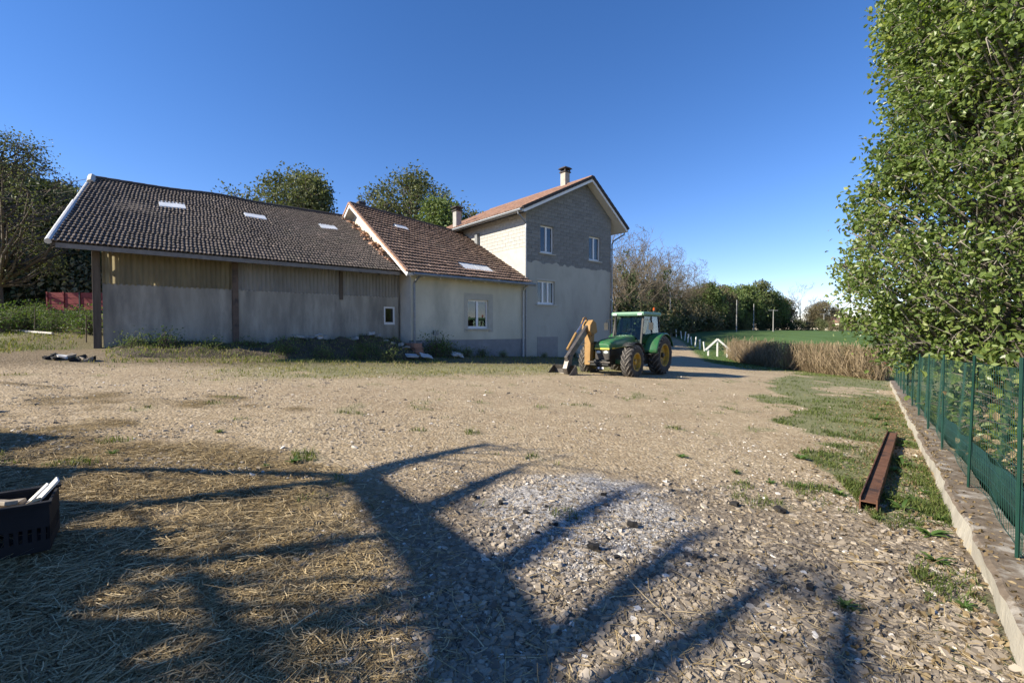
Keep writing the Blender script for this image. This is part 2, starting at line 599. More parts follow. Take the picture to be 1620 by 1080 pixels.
xs = axis_coords([(-900, -120, 120, 14), (-120, -30, 10, 1.2), (-30, -13, 1.0, 0.14), (-13, 13, 0.1, 0.1), (13, 30, 0.14, 0.8), (30, 120, 1.0, 10), (120, 900, 14, 120)])
ys = axis_coords([(-120, -4, 30, 1), (-4, 1.2, 0.8, 0.1), (1.2, 10, 0.07, 0.08), (10, 32, 0.1, 0.3), (32, 90, 0.3, 1.6), (90, 300, 2, 14), (300, 1200, 20, 120)])
GX, GY = np.meshgrid(xs, ys)
GZ = gz(GX, GY)
ni, nj = GX.shape
idx = np.arange(ni * nj).reshape(ni, nj)
quads = np.stack([idx[:-1, :-1].ravel(), idx[:-1, 1:].ravel(), idx[1:, 1:].ravel(), idx[1:, :-1].ravel()], 1)
fx, fy = GX.ravel(), GY.ravel()
gm = grass_mask(fx, fy)
_s, _t = loc_st(fx, fy)
soil = sm(-3.9, -2.2, _t) * (_s > -20) * (_s < 4) * (fy < 40) * 0.6
grav = np.clip(sm(-2.0, 0.5, fx + 0.2 * (fy - 2)) * (1 - sm(4.2, 6.5, fy + 1.2 * fbm(fx, fy, 2))), 0, 1) * 0.85
ground_me = qmesh('ground', np.stack([fx, fy, GZ.ravel()], 1), quads, M_ground, smooth=True,
                  attrs={'grass': gm * (0.5 + 0.4 * sm(30, 40, fy) + 0.12 * (fx > 2)), 'straw': straw_mask(fx, fy) * (fy < 9) * (fy > 0), 'ash': ash_mask(fx, fy), 'grav': grav, 'soil': soil})
ground = link('ground', ground_me)
tag(ground, 'pale dirt and gravel farmyard running out to green fields', 'ground', kind='structure')


# ================================================================= buildings
def tiles(s_lo, s_hi, t0, z0, t1, z1, wid, expo, mat_, name, parent, lift=0.03, amp=0.035, holes=(), seed=1, flip=False, slope_axis='t'):
    """roof covering of overlapping wave tiles. s_lo/s_hi may be functions of t."""
    r = np.random.default_rng(seed)
    L = math.hypot(t1 - t0, z1 - z0)
    rows = int(round(L / expo))
    dt = np.array([(t1 - t0) / L, (z1 - z0) / L]); nt_ = np.array([-(z1 - z0) / L, (t1 - t0) / L])
    if nt_[1] < 0: nt_ = -nt_
    prof_u = np.array([0.0, 0.2, 0.45, 0.7, 1.0]); prof_h = np.array([0.1, 0.75, 1.0, 0.5, 0.0]) * amp
    Vs = []; T = []
    for k in range(rows):
        a = k * L / rows; b = (k + 1) * L / rows + 0.05
        b = min(b, L + 0.02)
        tm = t0 + dt[0] * (a + b) / 2
        lo = s_lo(tm) if callable(s_lo) else s_lo
        hi = s_hi(tm) if callable(s_hi) else s_hi
        n = max(1, int(round((hi - lo) / wid)))
        w = (hi - lo) / n
        for c in range(n):
            sc_ = lo + c * w
            if any(h[0] < sc_ + w / 2 < h[1] and h[2] < tm < h[3] for h in holes): continue
            j = r.normal(0, 0.006, 3)
            la = a + r.normal(0, 0.008) - (0.07 if r.random() < 0.015 else 0)
            V = np.zeros((3, 5, 3))
            for q in range(5):
                s_ = sc_ + prof_u[q] * w * 1.04 + j[0]
                for row_, (ll, hh) in enumerate(((b, prof_h[q] + 0.0), (la, prof_h[q] + lift + j[1]), (la, prof_h[q] + lift + j[1] - 0.03))):
                    V[row_, q] = (s_, t0 + dt[0] * ll + nt_[0] * hh, z0 + dt[1] * ll + nt_[1] * hh)
            Vs.append(V.reshape(15, 3)); T.append(np.clip(r.normal(0.45, 0.22), 0, 1))
    Vs = np.array(Vs); nT = len(Vs)
    q0 = np.array([[i * 5 + j, i * 5 + j + 1, (i + 1) * 5 + j + 1, (i + 1) * 5 + j] for i in range(2) for j in range(4)])
    Q = (np.arange(nT) * 15)[:, None, None] + q0[None]
    me = qmesh(name, Vs.reshape(-1, 3), Q.reshape(-1, 4), mat_, tint=np.repeat(T, 15))
    o = link(name, me, parent)
    o['kind'] = 'stuff'
    return o


def wall_sheet(mb, s0, s1, z0, z1, holes, t=0.0, reveal=0.18, flip_axis=False):
    """front sheet with openings and reveals; s runs along the wall, t is the depth into it"""
    ss = sorted(set([s0, s1] + [h[0] for h in holes] + [h[1] for h in holes]))
    zs = sorted(set([z0, z1] + [h[2] for h in holes] + [h[3] for h in holes]))
    ss = [q for q in ss if s0 <= q <= s1]; zs = [q for q in zs if z0 <= q <= z1]
    P = (lambda s, t_, z: (t_, s, z)) if flip_axis else (lambda s, t_, z: (s, t_, z))
    for i in range(len(ss) - 1):
        for k in range(len(zs) - 1):
            cs = (ss[i] + ss[i + 1]) / 2; cz = (zs[k] + zs[k + 1]) / 2
            if any(h[0] < cs < h[1] and h[2] < cz < h[3] for h in holes): continue
            mb.add([P(ss[i], t, zs[k]), P(ss[i + 1], t, zs[k]), P(ss[i + 1], t, zs[k + 1]), P(ss[i], t, zs[k + 1])], [(0, 1, 2, 3)])
    for h in holes:
        a, b, c, d = h[:4]
        c = max(c, z0); d = min(d, z1)
        cs = [(a, c), (b, c), (b, d), (a, d)]
        for i in range(4):
            p, q = cs[i], cs[(i + 1) % 4]
            if (i == 0 and h[2] < z0) or (i == 2 and h[3] > z1): continue
            mb.add([P(p[0], t, p[1]), P(q[0], t, q[1]), P(q[0], t + reveal, q[1]), P(p[0], t + reveal, p[1])], [(0, 1, 2, 3)])


def window(parent, s0, s1, z0, z1, t, leaves=2, sill=True, curtain=None, fw=0.08, open_leaf=False):
    m = MB()
    for a, b, c, d in ((s0, s0 + fw, z0, z1), (s1 - fw, s1, z0, z1), (s0 + fw, s1 - fw, z0, z0 + fw * 1.4), (s0 + fw, s1 - fw, z1 - fw, z1)):
        m.box(a, b, t, t + 0.07, c, d)
    w = (s1 - s0 - 2 * fw) / leaves
    for i in range(1, leaves):
        c = s0 + fw + i * w
        m.box(c - fw * 0.75, c + fw * 0.75, t - 0.012, t + 0.06, z0 + fw * 1.4, z1 - fw)
    o = m.build('window', M_white, parent, bevel=0.006)
    for i in range(leaves):
        a = s0 + fw + i * w
        MB().box(a + 0.002, a + w - 0.002, t + 0.03, t + 0.042, z0 + fw, z1 - fw).build('pane', M_pane, o)
    if sill:
        MB().box(s0 - 0.12, s1 + 0.12, -0.07, t + 0.02, z0 - 0.075, z0 - 0.004).build('sill', M_sill, o, bevel=0.01)
    if curtain:
        n = 26
        mm = MB()
        for k in range(n):
            a = s0 + fw + (s1 - s0 - 2 * fw) * k / n; b = s0 + fw + (s1 - s0 - 2 * fw) * (k + 1) / n
            d0 = 0.02 * math.sin(k * 1.9); d1 = 0.02 * math.sin((k + 1) * 1.9)
            if curtain == 'half' and n * 0.3 < k < n * 0.55: continue
            mm.add([(a, t + 0.14 + d0, z0), (b, t + 0.14 + d1, z0), (b, t + 0.14 + d1, z1), (a, t + 0.14 + d0, z1)], [(0, 1, 2, 3)])
        mm.build('curtain', M_curtain, o, smooth=True)
    return o


def clip_poly(poly, a, b, c):
    """keep a*s+b*z<=c"""
    out = []
    for i in range(len(poly)):
        p, q = poly[i], poly[(i + 1) % len(poly)]
        dp = a * p[0] + b * p[1] - c; dq = a * q[0] + b * q[1] - c
        if dp <= 0: out.append(p)
        if (dp < 0) != (dq < 0) and abs(dp - dq) > 1e-9:
            f = dp / (dp - dq); out.append((p[0] + f * (q[0] - p[0]), p[1] + f * (q[1] - p[1])))
    return out


def rect_minus(r, h):
    a, b, c, d = r
    if h[1] <= a or h[0] >= b or h[3] <= c or h[2] >= d: return [r]
    out = []
    if h[0] > a: out.append((a, h[0], c, d))
    if h[1] < b: out.append((h[1], b, c, d))
    a2, b2 = max(a, h[0]), min(b, h[1])
    if h[2] > c: out.append((a2, b2, c, h[2]))
    if h[3] < d: out.append((a2, b2, h[3], d))
    return out


bz = 0.0
# ---------------- two-storey house (local: x along gable wall, y into the building)
house = empty('house', (C0[0], C0[1], bz), BANG)
tag(house, 'tall two-storey house with grey block gable, orange roof and brick-capped chimney', 'house')
HW = 7.27; HD = 9.6; HE = 8.0      # width, depth, eave height
AP_S, AP_Z = 4.85, 10.72
OV = 0.5
# roof planes: left eave s=-0.71 z=8.0, apex, right eave s=8.33
RL = (-0.71, 8.0); RR = (8.33, 8.12)
def roof_under(s):
    if s < AP_S: return RL[1] + (s - RL[0]) * (AP_Z - RL[1]) / (AP_S - RL[0]) - 0.22
    return RR[1] + (RR[0] - s) * (AP_Z - RR[1]) / (RR[0] - AP_S) - 0.22
gh = [(1.07, 2.12, 5.92, 7.46), (5.15, 6.22, 5.88, 7.36), (0.86, 2.22, 3.05, 4.36)]
m = MB()
wall_sheet(m, 0, HW, -0.6, 5.3, [gh[2]])
wall_o = m.build('wall', M_housewall, house)
m = MB()
wall_sheet(m, 0, HW, 5.3, roof_under(0), gh[:2], t=0.022)
zt = roof_under(0)
m.add([(0, 0.022, zt), (HW, 0.022, zt), (HW, 0.022, roof_under(HW)), (AP_S, 0.022, roof_under(AP_S))], [(0, 1, 2, 3)])
upper = m.build('block_wall', M_mortar, house)
m = MB(); nn_ = 180
for k in range(nn_):
    a = HW * k / nn_; b = HW * (k + 1) / nn_
    if a < 2.12 and b > 1.07: pass
    za = 5.3 + 0.16 * max(0.0, float(fbm(np.array([a * 3.0]), np.array([7.0]), 4)[0]) - .35) * 2; zb = 5.3 + 0.16 * max(0.0, float(fbm(np.array([b * 3.0]), np.array([7.0]), 4)[0]) - .35) * 2
    m.add([(a, -.009, 5.26), (b, -.009, 5.26), (b, -.009, zb), (a, -.009, za), (a, .03, za), (b, .03, zb)], [(0, 1, 2, 3), (3, 2, 5, 4)])
m.build('render_edge', M_housewall, wall_o)
bm_cache = {}
bw, bh, jt = 0.5, 0.2, 0.014
row = 0; z = 5.3; count = 0
while z < AP_Z:
    off = (0.25 if row % 2 else 0.0) - 0.1
    s = off - 0.5
    while s < HW:
        r0 = (max(s, 0.0) + jt / 2, min(s + bw, HW) - jt / 2, z + jt / 2, min(z + bh, 20) - jt / 2)
        if r0[1] - r0[0] > 0.04:
            rects = [r0]
            for h in gh[:2]:
                hh = (h[0] - 0.0, h[1] + 0.0, h[2] - 0.0, h[3] + 0.0)
                rects = [q for rr in rects for q in rect_minus(rr, hh)]
            for a, b, c, d in rects:
                if b - a < 0.03 or d - c < 0.03: continue
                poly = [(a, c), (b, c), (b, d), (a, d)]
                k1 = (AP_Z - RL[1]) / (AP_S - RL[0]); k2 = (AP_Z - RR[1]) / (RR[0] - AP_S)
                poly = clip_poly(poly, -k1, 1, RL[1] - RL[0] * k1 - 0.26)
                if len(poly) >= 3: poly = clip_poly(poly, k2, 1, RR[1] + RR[0] * k2 - 0.26)
                if len(poly) < 3: continue
                dep = random.uniform(0.0, 0.006)
                full = len(poly) == 4 and abs(b - a - bw + jt) < 1e-4 and abs(d - c - bh + jt) < 1e-4
                cx = (a + b) / 2; cz = (c + d) / 2
                key = 'full' if full else None
                if full and 'full' in bm_cache: me = bm_cache['full']
                else:
                    mb = MB(); mb.prism([(p[0] - cx, p[1] - cz) for p in poly], 1, 0.0, 0.03)
                    me = mb.mesh('block', M_block)
                    if full: bm_cache['full'] = me
                if count < 300:
                    o = link('block', me, upper, (cx, dep - 0.004, cz)); count += 1
                else:
                    bm_cache.setdefault('rest', []).append((poly, dep))
        s += bw
    z += bh; row += 1
if 'rest' in bm_cache:
    mb = MB()
    for poly, dep in bm_cache['rest']: mb.prism(poly, 1, dep - 0.004, 0.03)
    o = mb.build('remaining_blocks', M_block, upper); o['kind'] = 'stuff'
# left side wall (faces the annex roof), back and right walls
m = MB()
m.add([(0, 0, -0.6), (0, HD, -0.6), (0, HD, HE), (0, 0, HE)], [(0, 1, 2, 3)])
sw = m.build('side_wall', M_siderender, house)
mb = MB(); row = 0; z = 5.75
while z < HE:
    y = -0.25 * (row % 2)
    while y < HD:
        a, b = max(0.002, y) + jt / 2, min(y + bw, HD) - jt / 2
        lim = 5.7 + 0.5 * float(fbm(y * 0.9 + 3, 2.0, 3)) + 0.05 * y
        if b - a > 0.05 and z > lim:
            mb.box(-0.012 - random.uniform(0, 0.005), 0.01, a, b, z + jt / 2, min(z + bh, HE) - jt / 2)
        y += bw
    z += bh; row += 1
o = mb.build('side_blocks', M_sideblock, sw); o['kind'] = 'stuff'
m = MB()
m.add([(HW, 0, -0.6), (HW, HD, -0.6), (HW, HD, HE), (HW, 0, HE)], [(0, 1, 2, 3)])
m.add([(0, HD, -0.6), (HW, HD, -0.6), (HW, HD, roof_under(HW)), (AP_S, HD, roof_under(AP_S)), (0, HD, roof_under(0))], [(0, 1, 2, 3, 4)])
m.add([(0.02, 0.3, 4.9), (HW - .02, 0.3, 4.9), (HW - .02, HD - .02, 4.9), (0.02, HD - .02, 4.9)], [(0, 1, 2, 3)])
m.build('rear_wall', M_housewall, house)
window(house, *gh[0], 0.12, 2, curtain='half')
window(house, *gh[1], 0.12, 2)
window(house, *gh[2], 0.12, 3, curtain='half')
# rendered strip trim and vertical marks
MB().box(0.78, 2.3, -0.012, 0.02, 4.37, 4.47).build('lintel', M_sill, house)
# closed-off low opening
m = MB(); m.box(0.82, 2.46, -0.014, 0.03, -0.3, 1.22)
m.build('blocked_opening', mat('mauve grey panel', (0.23, 0.22, 0.21), (0.28, 0.27, 0.255), 3, 0.9, bmp=0.2), house, bevel=0.01)
MB().box(0.05, HW - 0.05, 1.6, 1.7, -0.5, 7.7).build('inner_wall', M_plinth, house)
# roof boarding, tiles
def roof_slab(mb, p0, p1, y0, y1, th):
    mb.add([(p0[0], y0, p0[1]), (p1[0], y0, p1[1]), (p1[0], y1, p1[1]), (p0[0], y1, p0[1]),
            (p0[0], y0, p0[1] - th), (p1[0], y0, p1[1] - th), (p1[0], y1, p1[1] - th), (p0[0], y1, p0[1] - th)],
           [(0, 1, 2, 3), (7, 6, 5, 4), (0, 4, 5, 1), (1, 5, 6, 2), (2, 6, 7, 3), (3, 7, 4, 0)])
m = MB(); roof_slab(m, RL, (AP_S, AP_Z), -OV, HD + 0.3, 0.2)
m2 = MB(); roof_slab(m2, (AP_S + 0.004, AP_Z), RR, -OV, HD + 0.3, 0.2)
roof_o = m.build('roof', M_soffit, house)
m2.build('roof_slope', M_soffit, house)
# tiles on the two slopes (built in their own axes: x<->y swapped through a matrix)
tl = tiles(-(HD + 0.3), OV + 0.03, RL[0] - 0.05, RL[1] + 0.01, AP_S, AP_Z + 0.03, 0.24, 0.34, M_tile_house, 'roof_tiles', roof_o, amp=0.045, seed=4)
for v in tl.data.vertices:
    x, y, zz = v.co
    v.co = (y, -x, zz)
tl.data.flip_normals()
tl2 = tiles(-OV - 0.03, HD + 0.3, -RR[0] - 0.05, RR[1] + 0.01, -AP_S, AP_Z + 0.03, 0.24, 0.34, M_tile_house, 'roof_tiles', roof_o, amp=0.045, seed=6)
for v in tl2.data.vertices:
    x, y, zz = v.co
    v.co = (-y, x, zz)
tl2.data.flip_normals()
m = MB()
for p0, p1 in ((RL, (AP_S, AP_Z)), ((AP_S, AP_Z), RR)):
    n = int(math.hypot(p1[0] - p0[0], p1[1] - p0[1]) / 0.34)
    for k in range(n):
        a = (p0[0] + (p1[0] - p0[0]) * k / n, p0[1] + (p1[1] - p0[1]) * k / n)
        b = (p0[0] + (p1[0] - p0[0]) * (k + 1.08) / n, p0[1] + (p1[1] - p0[1]) * (k + 1.08) / n)
        m.beam((a[0], -OV - 0.05, a[1] + 0.03), (b[0], -OV - 0.05, b[1] + 0.01), 0.1, 0.16)
m.build('verge_tiles', M_tile_edge_dark, roof_o)
m = MB()
for k in range(24):
    y0 = -OV + k * 0.42
    m.tube([(AP_S, y0, AP_Z + 0.03), (AP_S, y0 + 0.45, AP_Z + 0.05)], [0.115, 0.1], 8)
m.build('ridge_tiles', M_tile_house, roof_o)
# white bargeboards
m = MB()
m.beam((RL[0] + 0.1, -OV - 0.012, RL[1] - 0.13), (AP_S, -OV - 0.012, AP_Z - 0.17), 0.03, 0.14)
m.beam((AP_S, -OV - 0.014, AP_Z - 0.17), (RR[0] - 0.08, -OV - 0.014, RR[1] - 0.13), 0.03, 0.14)
m.build('bargeboard', M_white, roof_o)
# gutters and downpipes
m = MB(); m.tube([(RL[0] - 0.08, -OV, RL[1] - 0.08), (RL[0] - 0.08, HD + 0.3, RL[1] - 0.1)], 0.085, 8)
m.build('gutter', M_gutter, house)
m = MB(); m.tube([(RR[0] + 0.05, -OV + 0.05, RR[1] - 0.1), (RR[0] + 0.05, HD + 0.3, RR[1] - 0.12)], 0.075, 8)
m.build('gutter', M_gutter, house)
m = MB(); m.tube([(RL[0] - 0.08, -0.25, RL[1] - 0.12), (RL[0] - 0.06, -0.25, RL[1] - 0.25), (-0.09, -0.1, 7.35), (-0.09, -0.1, 7.1), (-0.09, -0.1, 0.1)], 0.05, 8)
m.build('downpipe', M_gutter, house)
m = MB(); m.tube([(RR[0] + 0.05, -0.2, RR[1] - 0.14), (RR[0] + 0.03, -0.2, RR[1] - 0.3), (HW + 0.15, -0.07, 7.3), (HW + 0.02, -0.07, 7.05), (HW + 0.02, -0.07, -0.4)], 0.05, 8)
m.build('downpipe', M_gutter, house)
# chimney on the left slope
CHS, CHT = 4.85, 1.75
ch = MB().box(CHS - 0.21, CHS + 0.21, CHT - 0.21, CHT + 0.21, 10.3, 11.55).build('chimney', mat('chimney render', (0.3, 0.27, 0.23), (0.42, 0.385, 0.33), 3, 0.9, bmp=0.3), house, bevel=0.012)
mc = MB(); mc.box(CHS - 0.27, CHS + 0.27, CHT - 0.27, CHT + 0.27, 11.55, 11.61)
for a in (-0.19, 0.19):
    for b in (-0.19, 0.19): mc.box(CHS + a - 0.04, CHS + a + 0.04, CHT + b - 0.04, CHT + b + 0.04, 11.61, 11.78)
mc.add([(CHS - .33, CHT - .33, 11.78), (CHS + .33, CHT - .33, 11.78), (CHS + .33, CHT + .33, 11.78), (CHS - .33, CHT + .33, 11.78), (CHS - .25, CHT - .25, 11.88), (CHS + .25, CHT - .25, 11.88), (CHS + .25, CHT + .25, 11.88), (CHS - .25, CHT + .25, 11.88)],
       [(0, 3, 2, 1), (4, 5, 6, 7), (0, 1, 5, 4), (1, 2, 6, 5), (2, 3, 7, 6), (3, 0, 4, 7)])
mc.build('chimney_cap', mat('sooty cap', (0.035, 0.03, 0.03), (0.07, 0.06, 0.055), 6, 0.8), ch)

# ---------------- low annex
annex = empty('farmhouse_annex', (C0[0], C0[1], bz), BANG)
tag(annex, 'low cream annex with brown tiled roof joining barn and tall house', 'annex')
AS0, AS1, AD = -6.9, -0.004, 12.4
AE = (-0.5, 4.12); AR = (6.15, 8.42)
awin = (-3.82, -2.56, 1.68, 3.1)
def annex_under(t): return AE[1] + (t - AE[0]) * (AR[1] - AE[1]) / (AR[0] - AE[0]) - 0.16
m = MB(); wall_sheet(m, AS0, AS1, 1.13, annex_under(0), [awin], t=0.0)
m.build('wall', M_render, annex)
m = MB(); m.box(AS0, AS1, 0.012, 0.2, -0.6, 1.128)
m.build('plinth', M_plinth, annex)
# flat surround of the window
m = MB()
for a, b, c, d in ((-4.04, -3.823, 1.5, 3.42), (-2.557, -2.26, 1.5, 3.42), (-3.823, -2.557, 3.103, 3.42)):
    m.box(a, b, -0.012, 0.004, c, d)
m.build('window_surround', mat('grey surround', (0.37, 0.355, 0.3), (0.45, 0.43, 0.365), 3, 0.9, bmp=0.2), annex)
window(annex, *awin, 0.1, 2)
MB().box(AS0 + .05, AS1 - .05, 1.8, 1.9, -0.5, 4.6).build('inner_wall', M_plinth, annex)
MB().box(AS0 + .05, AS1 - .05, .21, 1.8, .6, .7).build('inner_floor', M_plinth, annex)
# gable wall on the barn side, lit
m = MB()
m.add([(AS0, 0, -0.6), (AS0, AD, -0.6), (AS0, AD, annex_under(0)), (AS0, AR[0], annex_under(AR[0])), (AS0, 0, annex_under(0))], [(0, 1, 2, 3, 4)])
m.build('gable_wall', mat('pale plaster', (0.5, 0.46, 0.38), (0.6, 0.56, 0.47), 2, 0.9, bmp=0.3, bscale=30), annex)
m = MB(); m.add([(AS0, AD, -0.6), (AS1, AD, -0.6), (AS1, AD, annex_under(0)), (AS0, AD, annex_under(0))], [(0, 1, 2, 3)])
m.build('rear_wall', M_render, annex)
m = MB()
SL = -7.32
m.add([(SL, AE[0], AE[1]), (AS1, AE[0], AE[1]), (AS1, AR[0], AR[1]), (SL, AR[0], AR[1]),
       (SL, AE[0], AE[1] - .12), (AS1, AE[0], AE[1] - .12), (AS1, AR[0], AR[1] - .12), (SL, AR[0], AR[1] - .12)],
      [(0, 1, 2, 3), (7, 6, 5, 4), (0, 4, 5, 1), (3, 2, 6, 7), (0, 3, 7, 4)])
b1 = (AR[0] * 2 - AE[0], AE[1])
m.add([(SL, AR[0] + .004, AR[1]), (AS1, AR[0] + .004, AR[1]), (AS1, b1[0], b1[1]), (SL, b1[0], b1[1]),
       (SL, AR[0] + .004, AR[1] - .12), (AS1, AR[0] + .004, AR[1] - .12), (AS1, b1[0], b1[1] - .12), (SL, b1[0], b1[1] - .12)],
      [(0, 1, 2, 3), (7, 6, 5, 4), (0, 4, 5, 1), (3, 2, 6, 7), (0, 3, 7, 4)])
aroof = m.build('roof', M_soffit, annex)
tiles(SL - 0.02, AS1 - 0.02, AE[0] - 0.06, AE[1] + 0.0, AR[0], AR[1] + 0.02, 0.16, 0.37, M_tile_annex, 'roof_tiles', aroof, lift=0.07, amp=0.024, seed=9,
      holes=[(-3.78, -1.95, 0.25, 0.95), (-5.55, -4.75, 4.2, 4.7)])
tb = tiles(SL, AS1 - .02, -b1[0], b1[1], -AR[0], AR[1] + .02, 0.235, 0.37, M_tile_annex, 'roof_tiles', aroof, seed=10)
for v in tb.data.vertices:
    v.co = (v.co.x, -v.co.y, v.co.z)
m = MB()
for k in range(17):
    s_ = SL + k * 0.43
    m.tube([(s_, AR[0], AR[1] + 0.04), (s_ + 0.46, AR[0], AR[1] + 0.06)], [0.12, 0.105], 8)
m.build('ridge_tiles', M_tile_annex, aroof)
# orange verge tiles and white bargeboard on the barn side
m = MB()
for p0, p1 in ((AE, AR), (AR, b1)):
    n = 22
    for k in range(n):
        a = (p0[0] + (p1[0] - p0[0]) * k / n, p0[1] + (p1[1] - p0[1]) * k / n); b = (p0[0] + (p1[0] - p0[0]) * (k + 1.1) / n, p0[1] + (p1[1] - p0[1]) * (k + 1.1) / n)
        m.beam((SL - 0.02, a[0], a[1] + 0.07), (SL - 0.02, b[0], b[1] + 0.05), 0.14, 0.09)
m.build('verge_tiles', M_tile_edge, aroof)
m = MB()
m.beam((SL - 0.03, AE[0] - 0.05, AE[1] - 0.09), (SL - 0.03, AR[0], AR[1] - 0.08), 0.03, 0.17)
m.beam((SL - 0.032, AR[0], AR[1] - 0.08), (SL - 0.032, b1[0], b1[1] - 0.08), 0.03, 0.17)
m.build('bargeboard', M_white, aroof)
# heap of broken tile and mortar at the valley between annex and barn
m = MB()
for k in range(60):
    t_ = random.uniform(0.8, 6.8); zz = 4.2 + (t_ - 0.2) * 0.5286 + 0.06
    s_ = SL + 0.05 + random.uniform(-0.22, 0.25)
    mm = Matrix.Translation((s_, t_, zz)) @ Matrix.Rotation(random.uniform(0, 3), 4, 'Z') @ Matrix.Rotation(random.uniform(-.5, .5), 4, 'X')
    a = random.uniform(0.05, 0.14)
    m.box(-a, a, -a * .7, a * .7, -0.03, 0.05, mm)
m.build('valley_rubble', M_tile_edge, aroof)
# rafter tails, gutter, downpipes
for k in range(8):
    s_ = AS0 + 0.45 + k * 0.86
    MB().beam((s_, 0.05, annex_under(0.05) - 0.03), (s_, -0.4, annex_under(-0.4) - 0.03), 0.1, 0.13).build('rafter_tail', M_soffit, aroof)
m = MB(); m.tube([(SL + 0.25, AE[0] - 0.12, AE[1] - 0.06), (0.12, AE[0] - 0.12, AE[1] - 0.1)], 0.075, 8)
m.build('gutter', M_gutter, annex)
m = MB(); m.tube([(-6.72, AE[0] - 0.12, 4.02), (-6.74, -0.3, 3.9), (-6.76, -0.07, 3.72), (-6.76, -0.07, 0.2)], 0.05, 8)
m.build('downpipe', M_gutter, annex)
m = MB(); m.tube([(-0.35, AE[0] - 0.12, 3.98), (-0.27, -0.3, 3.9), (-0.25, -0.08, 3.72), (-0.25, -0.08, 0.1)], 0.05, 8)
m.build('downpipe', mat('pale pipe', (0.4, 0.4, 0.39), (0.5, 0.5, 0.48), 5, 0.6), annex)
# skylights on the annex roof
def on_annex(t): return AE[1] + (t - AE[0]) * (AR[1] - AE[1]) / (AR[0] - AE[0])
def skylight(parent, s0, s1, t0, t1, zf, name='skylight', h=0.06):
    m = MB()
    P = [(s0, t0, zf(t0)), (s1, t0, zf(t0)), (s1, t1, zf(t1)), (s0, t1, zf(t1))]
    m.add(P + [(p[0], p[1], p[2] + h) for p in P], [(3, 2, 1, 0), (4, 5, 6, 7), (0, 1, 5, 4), (1, 2, 6, 5), (2, 3, 7, 6), (3, 0, 4, 7)])
    return m.build(name, M_skylight, parent)
skylight(aroof, -3.76, -2.9, 0.27, 0.93, on_annex, h=0.07); skylight(aroof, -2.86, -1.97, 0.27, 0.93, on_annex, h=0.07)
skylight(aroof, -5.5, -4.8, 4.22, 4.68, on_annex, h=0.08)
for o in [aroof] + [c for c in aroof.children]:
    for v in o.data.vertices:
        tt = v.co.y if v.co.y < AR[0] else 2 * AR[0] - v.co.y
        v.co.z -= max(0.0, tt - AE[0]) * 0.105 * max(0.0, v.co.x - SL) / 7.32
# chimney stack at the annex ridge by the house, and a small one at the gable apex
ch2 = MB().box(-0.65, -0.25, 5.9, 6.3, 8.0, 9.12).build('chimney', mat('grey stack', (0.27, 0.26, 0.24), (0.36, 0.35, 0.32), 4, 0.9), annex, bevel=0.01)
m = MB(); m.box(-0.72, -0.18, 5.83, 6.37, 9.12, 9.18)
m.box(-0.62, -0.28, 5.93, 6.27, 9.18, 9.32); m.box(-0.74, -0.16, 5.81, 6.39, 9.32, 9.38)
m.build('chimney_cap', M_tile_edge_dark, ch2)
MB().box(-6.75, -6.35, 6.3, 6.7, 7.9, 8.75).build('chimney', M_tile_edge_dark, annex, bevel=0.02)
# duct against the house side wall
m = MB(); m.box(-0.2, -0.02, 4.3, 4.55, 6.3, 7.45); m.box(-0.25, -0.02, 4.25, 4.6, 7.45, 7.5)
m.build('wall_duct', M_gutter, annex, bevel=0.01)

# ---------------- barn
barn = empty('barn', (C0[0], C0[1], bz), BANG)
tag(barn, 'long low barn with dark tiled roof, concrete wall and corrugated upper panels', 'barn')
BE = (0.16, 4.2); BR = (7.2, 7.9)
b2 = (BR[0] * 2 - BE[0], BE[1])
BW = 1.0
def barn_lo(t): return -18.48 + (t - 0.16) / 7.04 * 0.72
def on_barn(t): return BE[1] + (t - BE[0]) * (BR[1] - BE[1]) / (BR[0] - BE[0])
BS1 = -7.0
m = MB()
L0, L1, L2 = barn_lo(BE[0]), barn_lo(BR[0]), barn_lo(BR[0]) + 0.7
m.add([(L0, BE[0], BE[1]), (BS1 - .1, BE[0], BE[1]), (BS1 - .1, BR[0], BR[1]), (L1, BR[0], BR[1]),
       (L0, BE[0], BE[1] - .1), (BS1 - .1, BE[0], BE[1] - .1), (BS1 - .1, BR[0], BR[1] - .1), (L1, BR[0], BR[1] - .1)],
      [(0, 1, 2, 3), (7, 6, 5, 4), (0, 4, 5, 1), (3, 2, 6, 7), (0, 3, 7, 4), (1, 5, 6, 2)])
m.add([(L1, BR[0] + .004, BR[1]), (BS1 - .1, BR[0] + .004, BR[1]), (BS1 - .1, b2[0], b2[1]), (L2, b2[0], b2[1]),
       (L1, BR[0] + .004, BR[1] - .1), (BS1 - .1, BR[0] + .004, BR[1] - .1), (BS1 - .1, b2[0], b2[1] - .1), (L2, b2[0], b2[1] - .1)],
      [(0, 1, 2, 3), (7, 6, 5, 4), (0, 4, 5, 1), (3, 2, 6, 7), (0, 3, 7, 4), (1, 5, 6, 2)])
broof = m.build('roof', M_wood_dark, barn)
sk = [(-15.7, -14.75, 4.75, 5.35), (-12.6, -11.68, 4.75, 5.25), (-9.3, -8.45, 4.72, 5.3)]
tiles(barn_lo, lambda t: BS1 - 0.28 if t > 0.4 else BS1 - 0.06, BE[0] - 0.06, BE[1], BR[0], BR[1] + 0.02, 0.125, 0.28, M_tile_barn, 'roof_tiles', broof, lift=0.04, amp=0.034, seed=2, holes=sk)
tb = tiles(lambda t: L1 + (L2 - L1) * (-t - BR[0]) / (b2[0] - BR[0]), BS1 - .1, -b2[0], b2[1], -BR[0], BR[1] + .02, 0.4, 0.6, M_tile_barn, 'roof_tiles', broof, seed=12)
